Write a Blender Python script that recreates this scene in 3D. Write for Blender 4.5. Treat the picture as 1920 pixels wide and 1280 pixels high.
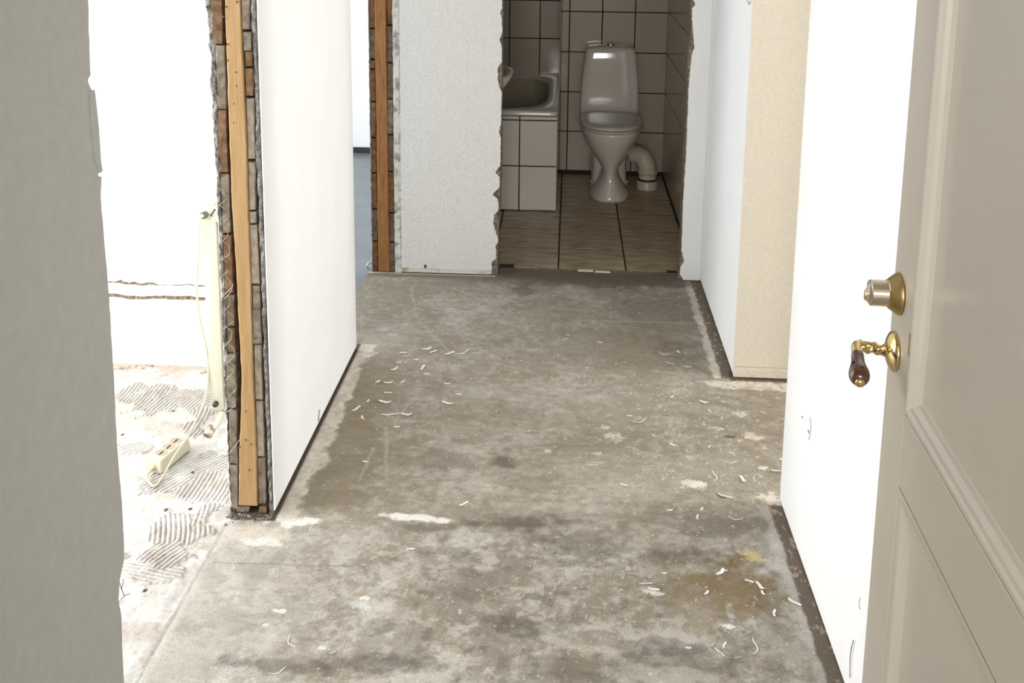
import bpy, bmesh, math, random
import numpy as np
from mathutils import Matrix, Vector

for o in list(bpy.data.objects):
    bpy.data.objects.remove(o)
scene = bpy.context.scene
COL = scene.collection

# ------------------------------------------------------------------ camera, world, light, exposure
cam_d = bpy.data.cameras.new('camera')
cam = bpy.data.objects.new('camera', cam_d)
COL.objects.link(cam)
cam_d.sensor_fit = 'HORIZONTAL'
cam_d.sensor_width = 36.0
cam_d.lens = 36.0 * 1923 / 1920
cam_d.shift_y = -(640 - 178.6) / 1920
cam_d.clip_start = 0.02


def set_camera(pitch, yaw, roll, height):
    p, y, r = map(math.radians, (pitch, yaw, roll))
    fw = Vector((-math.sin(y) * math.cos(p), math.cos(y) * math.cos(p), -math.sin(p)))
    rt = Vector((math.cos(y), math.sin(y), 0))
    up = rt.cross(fw)
    rt2 = rt * math.cos(r) + up * math.sin(r)
    up2 = -rt * math.sin(r) + up * math.cos(r)
    m = Matrix((rt2, up2, -fw)).transposed().to_4x4()
    m.translation = (0, 0, height)
    cam.matrix_world = m


set_camera(10.28, 3.22, 0.615, 1.62)
scene.camera = cam

world = bpy.data.worlds.new('daylight')
scene.world = world
world.use_nodes = True
wb = world.node_tree.nodes['Background']
wb.inputs[0].default_value = (0.80, 0.88, 1.0, 1)
wb.inputs[1].default_value = 1.0


def area_light(name, loc, rot, sx, sy, power, col):
    l = bpy.data.lights.new(name, 'AREA')
    l.shape = 'RECTANGLE'
    l.size, l.size_y = sx, sy
    l.energy = power
    l.color = col
    o = bpy.data.objects.new(name, l)
    COL.objects.link(o)
    o.location = loc
    o.rotation_euler = rot
    return o


R90 = math.pi / 2
# daylight standing in the three window openings, plus added fill light behind the camera
area_light('daylight_left_room', (-4.32, 1.75, 1.55), (R90, 0, -R90), 1.9, 1.4, 112, (0.98, 0.99, 1.0))
area_light('daylight_far_room', (-4.32, 5.0, 1.55), (R90, 0, -R90), 1.7, 1.4, 80, (0.93, 0.97, 1.0))
area_light('daylight_right_room', (3.52, 3.02, 1.55), (R90, 0, R90), 0.70, 1.4, 66, (1.0, 0.985, 0.96))
area_light('added_fill_stairwell', (0.0, -1.62, 1.7), (R90, 0, 0), 1.0, 1.0, 46, (1.0, 0.97, 0.93))  # added, unseen fill that brightens the bathroom and end wall

vs = scene.view_settings
vs.view_transform = 'Standard'
vs.look = 'None'
vs.exposure = 0.5
vs.gamma = 1.0
vs.use_curve_mapping = False

# ------------------------------------------------------------------ helpers
RNG = random.Random(7)


def tag(o, label, cat, group=None, kind=None):
    o['label'] = label
    o['category'] = cat
    if group:
        o['group'] = group
    if kind:
        o['kind'] = kind
    return o


def struct(o, label, cat):
    return tag(o, label, cat, kind='structure')


def link(name, me, parent=None, loc=None, rot=None):
    o = bpy.data.objects.new(name, me)
    COL.objects.link(o)
    if loc is not None:
        o.location = loc
    if rot is not None:
        o.rotation_euler = rot
    if parent is not None:
        o.parent = parent
        if parent.type == 'EMPTY':
            o.matrix_parent_inverse = parent.matrix_basis.inverted()
    return o


def make_mesh(name, verts, faces, mat, smooth=False):
    me = bpy.data.meshes.new(name)
    me.from_pydata([tuple(v) for v in verts], [], faces)
    me.materials.append(mat)
    if smooth:
        me.polygons.foreach_set('use_smooth', [True] * len(me.polygons))
    me.update()
    return me


def mobj(name, verts, faces, mat, parent=None, smooth=False):
    return link(name, make_mesh(name, verts, faces, mat, smooth), parent)


def empty(name, loc):
    o = bpy.data.objects.new(name, None)
    COL.objects.link(o)
    o.location = loc
    o.empty_display_size = 0.05
    return o


def boxes(name, lst, mat, parent=None):
    v, f = [], []
    for (x0, x1, y0, y1, z0, z1) in lst:
        b = len(v)
        v += [(x0, y0, z0), (x1, y0, z0), (x1, y1, z0), (x0, y1, z0), (x0, y0, z1), (x1, y0, z1), (x1, y1, z1), (x0, y1, z1)]
        f += [(b, b + 3, b + 2, b + 1), (b + 4, b + 5, b + 6, b + 7), (b, b + 1, b + 5, b + 4), (b + 1, b + 2, b + 6, b + 5),
              (b + 2, b + 3, b + 7, b + 6), (b + 3, b, b + 4, b + 7)]
    return mobj(name, v, f, mat, parent)


def bevel_box_mesh(name, sx, sy, sz, bev, mat, jitter=0.0, seed=0):
    bm = bmesh.new()
    bmesh.ops.create_cube(bm, size=1.0)
    for v in bm.verts:
        v.co = Vector((v.co.x * sx, v.co.y * sy, v.co.z * sz))
    if jitter:
        r = random.Random(seed)
        for v in bm.verts:
            v.co += Vector((r.uniform(-1, 1), r.uniform(-1, 1), r.uniform(-1, 1))) * jitter
    bmesh.ops.bevel(bm, geom=bm.edges[:], offset=bev, segments=1, affect='EDGES', profile=0.5)
    me = bpy.data.meshes.new(name)
    bm.to_mesh(me)
    bm.free()
    me.materials.append(mat)
    return me


def loft(rings, cap0=True, cap1=True, closed=True):
    n = len(rings[0])
    v = [tuple(p) for r in rings for p in r]
    f = []
    for i in range(len(rings) - 1):
        for j in range(n if closed else n - 1):
            k = (j + 1) % n
            f.append((i * n + j, i * n + k, (i + 1) * n + k, (i + 1) * n + j))
    if cap0:
        f.append(tuple(reversed(range(n))))
    if cap1:
        f.append(tuple(range((len(rings) - 1) * n, len(rings) * n)))
    return v, f


def sering(cx, cy, z, a, b, e=2.2, N=48, eb=None):
    """closed super-ellipse ring in a level plane; eb = other exponent for the rear half"""
    out = []
    for i in range(N):
        t = 2 * math.pi * i / N
        c, s = math.cos(t), math.sin(t)
        ee = eb if (eb and s > 0) else e
        out.append((cx + a * math.copysign(abs(c) ** (2 / ee), c), cy + b * math.copysign(abs(s) ** (2 / ee), s), z))
    return out


def tube(pts, r, N=8, radii=None):
    pts = [Vector(p) for p in pts]
    rings = []
    t0 = (pts[1] - pts[0]).normalized()
    ref = Vector((0, 0, 1)) if abs(t0.z) < 0.9 else Vector((1, 0, 0))
    u = t0.cross(ref).normalized()
    for i, p in enumerate(pts):
        if i == 0:
            t = pts[1] - pts[0]
        elif i == len(pts) - 1:
            t = pts[-1] - pts[-2]
        else:
            t = pts[i + 1] - pts[i - 1]
        t.normalize()
        u = (u - t * u.dot(t)).normalized()
        w = t.cross(u)
        rr = radii[i] if radii else r
        rings.append([p + (u * math.cos(a) + w * math.sin(a)) * rr for a in [2 * math.pi * k / N for k in range(N)]])
    return loft(rings)


def spline(pts, n=8):
    P = [Vector(p) for p in pts]
    P = [P[0] * 2 - P[1]] + P + [P[-1] * 2 - P[-2]]
    out = []
    for i in range(1, len(P) - 2):
        for k in range(n):
            t = k / n
            a, b, c, d = P[i - 1], P[i], P[i + 1], P[i + 2]
            out.append(0.5 * ((2 * b) + (c - a) * t + (2 * a - 5 * b + 4 * c - d) * t * t + (3 * b - a - 3 * c + d) * t ** 3))
    out.append(P[-2])
    return out


def join_parts(parts):
    v, f = [], []
    for pv, pf in parts:
        b = len(v)
        v += list(pv)
        f += [tuple(i + b for i in q) for q in pf]
    return v, f


# numpy value noise
_tab = np.random.RandomState(11).rand(256, 256)


def vnoise(x, y, seed=0):
    x = np.asarray(x, float) + seed * 17.31
    y = np.asarray(y, float) + seed * 9.77
    xi, yi = np.floor(x).astype(int), np.floor(y).astype(int)
    fx, fy = x - xi, y - yi
    fx, fy = fx * fx * (3 - 2 * fx), fy * fy * (3 - 2 * fy)
    a = _tab[xi & 255, yi & 255]
    b = _tab[(xi + 1) & 255, yi & 255]
    c = _tab[xi & 255, (yi + 1) & 255]
    d = _tab[(xi + 1) & 255, (yi + 1) & 255]
    return a * (1 - fx) * (1 - fy) + b * fx * (1 - fy) + c * (1 - fx) * fy + d * fx * fy


def fbm(x, y, octv=4, seed=0, gain=0.5):
    s, a, t = 0, 1.0, 0
    for i in range(octv):
        s = s + a * vnoise(np.asarray(x) * 2 ** i, np.asarray(y) * 2 ** i, seed + i * 3)
        t += a
        a *= gain
    return s / t


def sstep(a, b, x):
    t = np.clip((x - a) / (b - a), 0, 1)
    return t * t * (3 - 2 * t)


# ------------------------------------------------------------------ materials
MATS = {}


def mk(name, c1, c2=None, scale=30, rough=0.6, bump=0.0, bscale=None, stretch=(1, 1, 1), metallic=0.0, spec=0.5, detail=4, thr=(0.3, 0.7), bdist=0.01, coat=0.0):
    m = bpy.data.materials.new(name)
    m.use_nodes = True
    nt = m.node_tree
    N, L = nt.nodes, nt.links
    b = N['Principled BSDF']
    b.inputs['Roughness'].default_value = rough
    b.inputs['Metallic'].default_value = metallic
    b.inputs['Specular IOR Level'].default_value = spec
    if coat:
        b.inputs['Coat Weight'].default_value = coat
        b.inputs['Coat Roughness'].default_value = 0.08
    tc = N.new('ShaderNodeTexCoord')
    mp = N.new('ShaderNodeMapping')
    mp.inputs['Scale'].default_value = stretch
    L.new(tc.outputs['Object'], mp.inputs['Vector'])
    c1 = tuple(c1) + (1,)
    if c2 is None:
        b.inputs['Base Color'].default_value = c1
    else:
        n = N.new('ShaderNodeTexNoise')
        n.inputs['Scale'].default_value = scale
        n.inputs['Detail'].default_value = detail
        L.new(mp.outputs['Vector'], n.inputs['Vector'])
        r = N.new('ShaderNodeValToRGB')
        r.color_ramp.elements[0].position = thr[0]
        r.color_ramp.elements[1].position = thr[1]
        r.color_ramp.elements[0].color = c1
        r.color_ramp.elements[1].color = tuple(c2) + (1,)
        L.new(n.outputs['Fac'], r.inputs['Fac'])
        L.new(r.outputs['Color'], b.inputs['Base Color'])
    if bump:
        n2 = N.new('ShaderNodeTexNoise')
        n2.inputs['Scale'].default_value = bscale or scale
        n2.inputs['Detail'].default_value = 3
        L.new(mp.outputs['Vector'], n2.inputs['Vector'])
        bp = N.new('ShaderNodeBump')
        bp.inputs['Strength'].default_value = bump
        bp.inputs['Distance'].default_value = bdist
        L.new(n2.outputs['Fac'], bp.inputs['Height'])
        L.new(bp.outputs['Normal'], b.inputs['Normal'])
    MATS[name] = m
    return m


def mk_attr(name, grain=220, gamt=0.25, rough=0.85, bump=0.3, bdist=0.002):
    """material that takes its colour from the mesh's own colour layer, times a fine grain"""
    m = bpy.data.materials.new(name)
    m.use_nodes = True
    nt = m.node_tree
    N, L = nt.nodes, nt.links
    b = N['Principled BSDF']
    b.inputs['Roughness'].default_value = rough
    b.inputs['Specular IOR Level'].default_value = 0.35
    at = N.new('ShaderNodeAttribute')
    at.attribute_name = 'surface_colour'
    tc = N.new('ShaderNodeTexCoord')
    n = N.new('ShaderNodeTexNoise')
    n.inputs['Scale'].default_value = grain
    n.inputs['Detail'].default_value = 5
    L.new(tc.outputs['Object'], n.inputs['Vector'])
    mr = N.new('ShaderNodeMapRange')
    mr.inputs['From Min'].default_value = 0.3
    mr.inputs['From Max'].default_value = 0.7
    mr.inputs['To Min'].default_value = 1 - gamt
    mr.inputs['To Max'].default_value = 1 + gamt
    L.new(n.outputs['Fac'], mr.inputs['Value'])
    vm = N.new('ShaderNodeVectorMath')
    vm.operation = 'SCALE'
    L.new(at.outputs['Color'], vm.inputs[0])
    L.new(mr.outputs['Result'], vm.inputs['Scale'])
    L.new(vm.outputs['Vector'], b.inputs['Base Color'])
    bp = N.new('ShaderNodeBump')
    bp.inputs['Strength'].default_value = bump
    bp.inputs['Distance'].default_value = bdist
    L.new(n.outputs['Fac'], bp.inputs['Height'])
    L.new(bp.outputs['Normal'], b.inputs['Normal'])
    MATS[name] = m
    return m


white_paint = mk('white_wall_paint', (0.855, 0.855, 0.85), (0.885, 0.885, 0.88), 6, 0.7, 0.08, 180, bdist=0.004)
woven_paper = mk('woven_white_wallpaper', (0.80, 0.785, 0.755), (0.86, 0.845, 0.82), 130, 0.75, 0.9, 130, stretch=(1, 1, 0.7), bdist=0.007)
cream_paper = mk('cream_wallpaper', (0.73, 0.665, 0.56), (0.78, 0.715, 0.61), 70, 0.75, 0.3, 160, bdist=0.004)
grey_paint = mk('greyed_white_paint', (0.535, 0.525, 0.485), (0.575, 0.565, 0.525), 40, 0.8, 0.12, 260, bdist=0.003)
ceiling_white = mk('ceiling_white', (0.86, 0.86, 0.84), (0.88, 0.88, 0.86), 5, 0.8, 0.05, 200)
core_plaster = mk('broken_plaster', (0.10, 0.07, 0.045), (0.34, 0.285, 0.215), 70, 0.9, 0.9, 90, bdist=0.01)
grey_plaster = mk('grey_lime_plaster', (0.15, 0.138, 0.125), (0.37, 0.35, 0.32), 60, 0.95, 1.0, 120, bdist=0.012, thr=(0.36, 0.66))
patchy_plaster = mk('patchy_white_plaster', (0.33, 0.315, 0.29), (0.74, 0.73, 0.69), 26, 0.9, 0.6, 90, bdist=0.008, thr=(0.34, 0.52))
dark_core = mk('dark_wall_core', (0.035, 0.025, 0.018), (0.07, 0.05, 0.035), 60, 0.95, 0.5, 90)  # near-black colour carries the shadow in the gaps between boards
pine = mk('tan_stud_wood', (0.37, 0.22, 0.088), (0.47, 0.30, 0.14), 7, 0.7, 0.25, 30, stretch=(9, 9, 0.9), bdist=0.004)
pine_dark = mk('orange_brown_stud_wood', (0.24, 0.095, 0.022), (0.40, 0.185, 0.058), 12, 0.6, 0.25, 30, stretch=(9, 9, 0.9), bdist=0.004)
board_grey = mk('grey_board_end', (0.10, 0.075, 0.052), (0.30, 0.25, 0.195), 45, 0.9, 0.5, 130, bdist=0.004)
board_brown = mk('brown_board_end', (0.10, 0.048, 0.020), (0.25, 0.15, 0.082), 45, 0.9, 0.5, 130, bdist=0.004)
board_pale = mk('pale_board_end', (0.19, 0.15, 0.11), (0.37, 0.31, 0.24), 45, 0.9, 0.5, 130, bdist=0.004)
board_rust = mk('rusty_board_end', (0.10, 0.038, 0.010), (0.26, 0.115, 0.045), 45, 0.85, 0.5, 130, bdist=0.004)
board_mid = mk('dull_brown_board_end', (0.085, 0.055, 0.032), (0.21, 0.155, 0.105), 45, 0.85, 0.5, 130, bdist=0.004)
wire_mat = mk('pale_lath_wire', (0.50, 0.44, 0.34), (0.30, 0.24, 0.17), 40, 0.6, metallic=0.2)
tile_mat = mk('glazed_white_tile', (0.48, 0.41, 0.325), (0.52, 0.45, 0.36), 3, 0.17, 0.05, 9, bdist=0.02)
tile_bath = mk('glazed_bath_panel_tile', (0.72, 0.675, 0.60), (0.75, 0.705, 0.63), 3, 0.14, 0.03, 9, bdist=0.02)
grout = mk('dark_brown_grout', (0.035, 0.024, 0.014), (0.055, 0.038, 0.024), 80, 0.95)
floor_tile = mk('brown_floor_tile', (0.29, 0.21, 0.12), (0.60, 0.48, 0.325), 9, 0.42, 0.15, 40, stretch=(1, 2.6, 1), bdist=0.004, detail=8)
porcelain = mk('white_porcelain', (0.74, 0.69, 0.62), None, rough=0.07, coat=0.3)
enamel = mk('white_enamel', (0.70, 0.645, 0.56), None, rough=0.12)
seat_plastic = mk('white_seat_plastic', (0.66, 0.61, 0.54), None, rough=0.22)
chrome = mk('chrome', (0.75, 0.75, 0.75), None, rough=0.12, metallic=1.0)
pipe_white = mk('yellowed_pipe_plastic', (0.62, 0.53, 0.39), (0.68, 0.60, 0.47), 8, 0.35)
door_paint = mk('cream_door_paint', (0.54, 0.487, 0.415), (0.57, 0.515, 0.44), 5, 0.28, 0.06, 14, stretch=(1, 1, 0.4), bdist=0.01)
brass = mk('brass', (0.62, 0.46, 0.20), (0.72, 0.56, 0.28), 30, 0.2, metallic=1.0)
brass_dull = mk('dull_brass', (0.42, 0.30, 0.13), (0.52, 0.38, 0.18), 30, 0.38, metallic=1.0)
nickel = mk('worn_nickel', (0.50, 0.43, 0.34), (0.58, 0.51, 0.42), 40, 0.34, metallic=1.0)
dark_wood = mk('dark_red_brown_grip', (0.045, 0.012, 0.006), (0.10, 0.032, 0.016), 25, 0.16, stretch=(4, 4, 1), coat=0.6)
black_gap = mk('black_keyway', (0.01, 0.01, 0.01), None, rough=0.6)
rad_mat = mk('cream_radiator_enamel', (0.56, 0.54, 0.42), (0.60, 0.58, 0.46), 8, 0.35)
strip_mat = mk('ivory_plastic', (0.62, 0.565, 0.42), None, rough=0.35)
socket_mat = mk('ivory_socket_well', (0.42, 0.35, 0.25), None, rough=0.45)
cord_mat = mk('ivory_cord', (0.60, 0.545, 0.40), None, rough=0.45)
blue_floor = mk('blue_grey_floor', (0.105, 0.12, 0.132), (0.16, 0.178, 0.192), 5, 0.35, 0.1, 60, bdist=0.002, detail=8)
dark_base = mk('dark_skirting', (0.025, 0.028, 0.03), None, rough=0.5)
plain_floor = mk('plain_concrete', (0.30, 0.275, 0.24), (0.44, 0.415, 0.37), 9, 0.9, 0.2, 120, detail=8)
flake = mk('white_plaster_flake', (0.78, 0.76, 0.71), (0.84, 0.82, 0.78), 60, 0.85)
dark_flake = mk('dark_flake', (0.10, 0.075, 0.05), (0.16, 0.12, 0.08), 60, 0.9)
frame_white = mk('white_window_frame', (0.78, 0.78, 0.76), None, rough=0.35)
glass = mk('window_glass', (0.95, 0.97, 0.97), None, rough=0.02)
glass.node_tree.nodes['Principled BSDF'].inputs['Transmission Weight'].default_value = 1.0
concrete = mk_attr('stained_concrete', 240, 0.20, 0.8, 0.35)
adhesive = mk_attr('combed_tile_adhesive', 260, 0.08, 0.9, 0.3)
ledge_mat = mk('torn_white_lining', (0.62, 0.60, 0.56), (0.82, 0.81, 0.79), 25, 0.9, 0.6, 60)
old_paint = mk('dirty_base_paint', (0.42, 0.34, 0.24), (0.74, 0.70, 0.62), 22, 0.85, 0.3, 80, thr=(0.28, 0.46))
mark_mat = mk('dark_scuff', (0.06, 0.055, 0.05), (0.14, 0.13, 0.12), 80, 0.9)
grey_mark = mk('grey_scuff', (0.26, 0.26, 0.27), (0.36, 0.36, 0.36), 80, 0.9)

# ------------------------------------------------------------------ room shell
ZC = 2.6
XL, XLO = -0.770, -0.905      # corridor left wall: corridor face, room face
XR = 0.612                    # near right wall face
XRF = 0.600                   # far right wall face
YE = 4.38                     # end wall face

struct(boxes('ceiling', [(-4.5, 3.7, -1.8, 6.85, ZC, ZC + 0.1)], ceiling_white), 'plain white ceiling above the hallway and rooms', 'ceiling')

# floors -----------------------------------------------------------


def grid_floor(name, xs, ys, zf, cf, mat):
    nx, ny = len(xs), len(ys)
    X, Y = np.meshgrid(xs, ys)
    X, Y = X.ravel(), Y.ravel()
    Z = zf(X, Y)
    C = cf(X, Y)
    me = bpy.data.meshes.new(name)
    nv = nx * ny
    me.vertices.add(nv)
    me.vertices.foreach_set('co', np.column_stack([X, Y, Z]).astype(np.float32).ravel())
    i = (np.arange(ny - 1)[:, None] * nx + np.arange(nx - 1)[None, :]).ravel()
    q = np.column_stack([i, i + 1, i + 1 + nx, i + nx])
    nf = len(q)
    me.loops.add(nf * 4)
    me.polygons.add(nf)
    me.polygons.foreach_set('loop_start', np.arange(nf, dtype=np.int32) * 4)
    me.loops.foreach_set('vertex_index', q.astype(np.int32).ravel())
    me.polygons.foreach_set('use_smooth', np.ones(nf, dtype=bool))
    me.update(calc_edges=True)
    a = me.attributes.new('surface_colour', 'FLOAT_COLOR', 'POINT')
    a.data.foreach_set('color', np.column_stack([np.clip(C, 0, 1), np.ones(nv)]).astype(np.float32).ravel())
    me.materials.append(mat)
    return link(name, me)


def lerp(C, col, m):
    return C * (1 - m[:, None]) + np.array(col)[None, :] * m[:, None]


def blob(X, Y, c, rx, ry, rot=0.0, rag=0.5, fs=25, soft=0.35, seed=0):
    ca, sa = math.cos(math.radians(rot)), math.sin(math.radians(rot))
    u = ((X - c[0]) * ca + (Y - c[1]) * sa) / rx
    v = (-(X - c[0]) * sa + (Y - c[1]) * ca) / ry
    d = np.sqrt(u * u + v * v)
    m = np.zeros_like(X)
    k = d < 2.2
    n = fbm(X[k] * fs, Y[k] * fs, 4, seed) - 0.5
    m[k] = 1 - sstep(1 - soft, 1 + soft, d[k] + n * 2 * rag)
    return m


def seg_dist(X, Y, a, b):
    ax, ay = a
    dx, dy = b[0] - ax, b[1] - ay
    L2 = dx * dx + dy * dy
    t = np.clip(((X - ax) * dx + (Y - ay) * dy) / L2, 0, 1)
    return np.hypot(X - ax - t * dx, Y - ay - t * dy)


LIGHT, MID, DARK = (0.42, 0.385, 0.335), (0.265, 0.228, 0.175), (0.09, 0.075, 0.056)
BROWN, OLIVE, WHITE, CREAM = (0.235, 0.185, 0.115), (0.22, 0.185, 0.115), (0.78, 0.75, 0.69), (0.66, 0.60, 0.51)

DARK_BLOBS = [  # centre, rx, ry, rot, strength, colour, seed
    ((-0.107, 2.507), .14, .030, 2, .75, DARK, 3), ((0.050, 2.415), .11, .050, -18, .62, DARK, 4), ((-0.106, 2.108), .085, .030, -8, .75, DARK, 5),
    ((0.102, 2.067), .060, .022, 0, .55, OLIVE, 6), ((-0.017, 2.008), .020, .012, 0, .6, OLIVE, 7), ((-0.290, 1.972), .030, .020, 20, .6, DARK, 8),
    ((0.414, 2.285), .13, .09, 10, .90, (0.17, 0.112, 0.045), 9), ((0.342, 2.173), .10, .060, 20, .60, BROWN, 10), ((0.443, 2.531), .14, .055, 0, .55, DARK, 11),
    ((0.287, 2.381), .11, .030, 15, .60, DARK, 12), ((0.315, 2.268), .16, .08, 0, .45, BROWN, 13), ((-0.339, 2.461), .075, .020, 5, .6, DARK, 14),
    ((-0.607, 1.941), .16, .022, 0, .65, DARK, 15), ((-0.401, 1.964), .12, .03, 0, .55, DARK, 16), ((0.240, 2.010), .14, .05, 0, .55, DARK, 17),
    ((0.065, 1.973), .18, .03, 0, .45, DARK, 18), ((0.506, 2.070), .09, .10, 0, .35, (0.24, 0.225, 0.19), 19), ((0.041, 1.988), .05, .02, 0, .5, BROWN, 20),
    # middle and far zone
    ((-0.698, 2.977), .13, .30, 12, .62, (0.205, 0.165, 0.10), 21), ((-0.654, 3.278), .13, .25, 0, .50, BROWN, 22), ((-0.321, 2.798), .08, .045, 0, .6, (0.17, 0.14, 0.11), 23),
    ((-0.178, 2.808), .045, .030, 0, .75, DARK, 24), ((0.417, 3.986), .22, .30, 0, .62, (0.155, 0.125, 0.09), 25), ((0.187, 3.656), .30, .20, 0, .40, BROWN, 26),
    ((-0.181, 4.203), .05, .05, 0, .60, DARK, 27), ((0.097, 4.357), .50, .08, 0, .60, DARK, 28), ((-0.685, 4.160), .10, .10, 0, .35, BROWN, 29), ((-0.642, 2.589), .14, .045, 10, .55, BROWN, 30),
    ((0.464, 3.631), .10, .10, 0, .40, DARK, 31), ((-0.520, 3.646), .15, .10, 0, .30, BROWN, 32), ((-0.720, 2.544), .06, .02, 0, .5, OLIVE, 33), ((-0.301, 3.078), .18, .10, 0, .30, BROWN, 34),
]
LIGHT_BLOBS = [
    ((-0.692, 2.464), .075, .022, 8, .95, WHITE, 41), ((-0.381, 2.506), .085, .017, -4, .95, WHITE, 42), ((0.051, 2.589), .17, .014, 0, .5, LIGHT, 43),
    ((-0.772, 2.370), .05, .018, 0, .8, WHITE, 44), ((-0.810, 2.402), .11, .03, 0, .6, CREAM, 45), ((0.589, 2.669), .035, .030, 0, .95, CREAM, 46),
    ((0.657, 3.375), .16, .035, -3, .8, CREAM, 47), ((0.380, 2.727), .036, .020, 0, .9, WHITE, 48), ((0.579, 3.161), .018, .018, 0, .85, CREAM, 49),
    ((0.493, 3.063), .020, .014, 0, .75, CREAM, 50), ((0.603, 3.017), .024, .018, -30, .8, CREAM, 51), ((0.600, 2.835), .018, .010, 0, .9, WHITE, 52),
    ((0.158, 2.983), .030, .022, -40, .7, CREAM, 53), ((0.138, 3.042), .014, .012, 0, .7, CREAM, 54), ((0.108, 2.821), .026, .008, 8, .8, CREAM, 55),
    ((0.106, 2.876), .02, .008, 0, .6, CREAM, 56), ((-0.043, 2.880), .010, .010, 0, .7, CREAM, 57), ((0.384, 2.873), .022, .010, 0, .6, CREAM, 58),
    ((0.013, 2.793), .06, .03, 0, .35, LIGHT, 59), ((-0.244, 3.239), .014, .014, 0, .6, CREAM, 60), ((-0.462, 2.168), .010, .006, 0, .95, WHITE, 61), ((-0.461, 2.144), .018, .018, 0, .5, (0.7, 0.72, 0.74), 62),
    ((0.390, 2.133), .013, .007, 0, 1, WHITE, 63), ((0.404, 2.178), .008, .030, 0, .5, (0.6, 0.6, 0.57), 64), ((0.495, 2.403), .030, .022, 0, .7, (0.55, 0.46, 0.20), 65),
    ((0.229, 2.242), .03, .012, -10, .75, WHITE, 66), ((0.580, 2.370), .05, .12, 0, .55, (0.44, 0.43, 0.40), 67), ((-0.655, 2.111), .02, .008, 0, .8, WHITE, 68),
    ((-0.667, 2.064), .010, .005, 0, .9, WHITE, 69), ((-0.521, 1.997), .012, .006, 0, .8, WHITE, 70), ((-0.059, 2.581), .03, .012, 0, .6, LIGHT, 71), ((0.260, 1.971), .10, .03, 0, .8, LIGHT, 72),
    ((-0.823, 1.918), .10, .12, 0, .5, LIGHT, 73), ((-0.281, 3.248), .10, .05, 0, .25, LIGHT, 74), ((-0.671, 3.634), .06, .12, 0, .35, LIGHT, 75), ((-0.474, 4.342), .30, .05, 0, .45, LIGHT, 76),
    ((0.081, 3.200), .25, .12, 0, .25, LIGHT, 77), ((0.199, 2.764), .25, .10, 0, .35, LIGHT, 78), ((-0.166, 3.882), .10, .05, 0, .3, LIGHT, 79), ((-0.093, 3.609), .10, .02, 0, .35, LIGHT, 80),
    ((0.473, 2.843), .14, .10, 0, .30, LIGHT, 81), ((-0.719, 3.511), .030, .018, 20, .85, WHITE, 82), ((-0.235, 2.421), .05, .04, 0, .45, (0.62, 0.62, 0.60), 83),
]
SCRATCH = [((-0.672, 4.225), (-0.581, 3.848)), ((-0.581, 3.848), (-0.418, 3.559)), ((-0.483, 3.252), (-0.544, 3.023)), ((-0.555, 2.988), (-0.496, 2.682)), ((-0.572, 2.855), (-0.584, 2.676)),
           ((0.048, 3.900), (0.558, 3.910)), ((0.601, 2.946), (0.664, 2.858)), ((-0.494, 4.208), (-0.357, 4.096)), ((-0.609, 2.033), (-0.569, 1.977)), ((-0.440, 3.832), (-0.379, 3.658)), ((-0.364, 2.301), (-0.322, 2.242))]
CRACKS = [((-0.865, 2.275), (-0.489, 2.285)), ((-0.152, 2.904), (0.175, 2.919)), ((-0.019, 2.815), (0.281, 2.820)), ((0.229, 2.362), (0.264, 2.353)), ((0.264, 2.353), (0.329, 2.395)), ((-0.179, 2.099), (-0.144, 2.129)), ((-0.489, 2.285), (-0.467, 2.241))]


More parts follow.
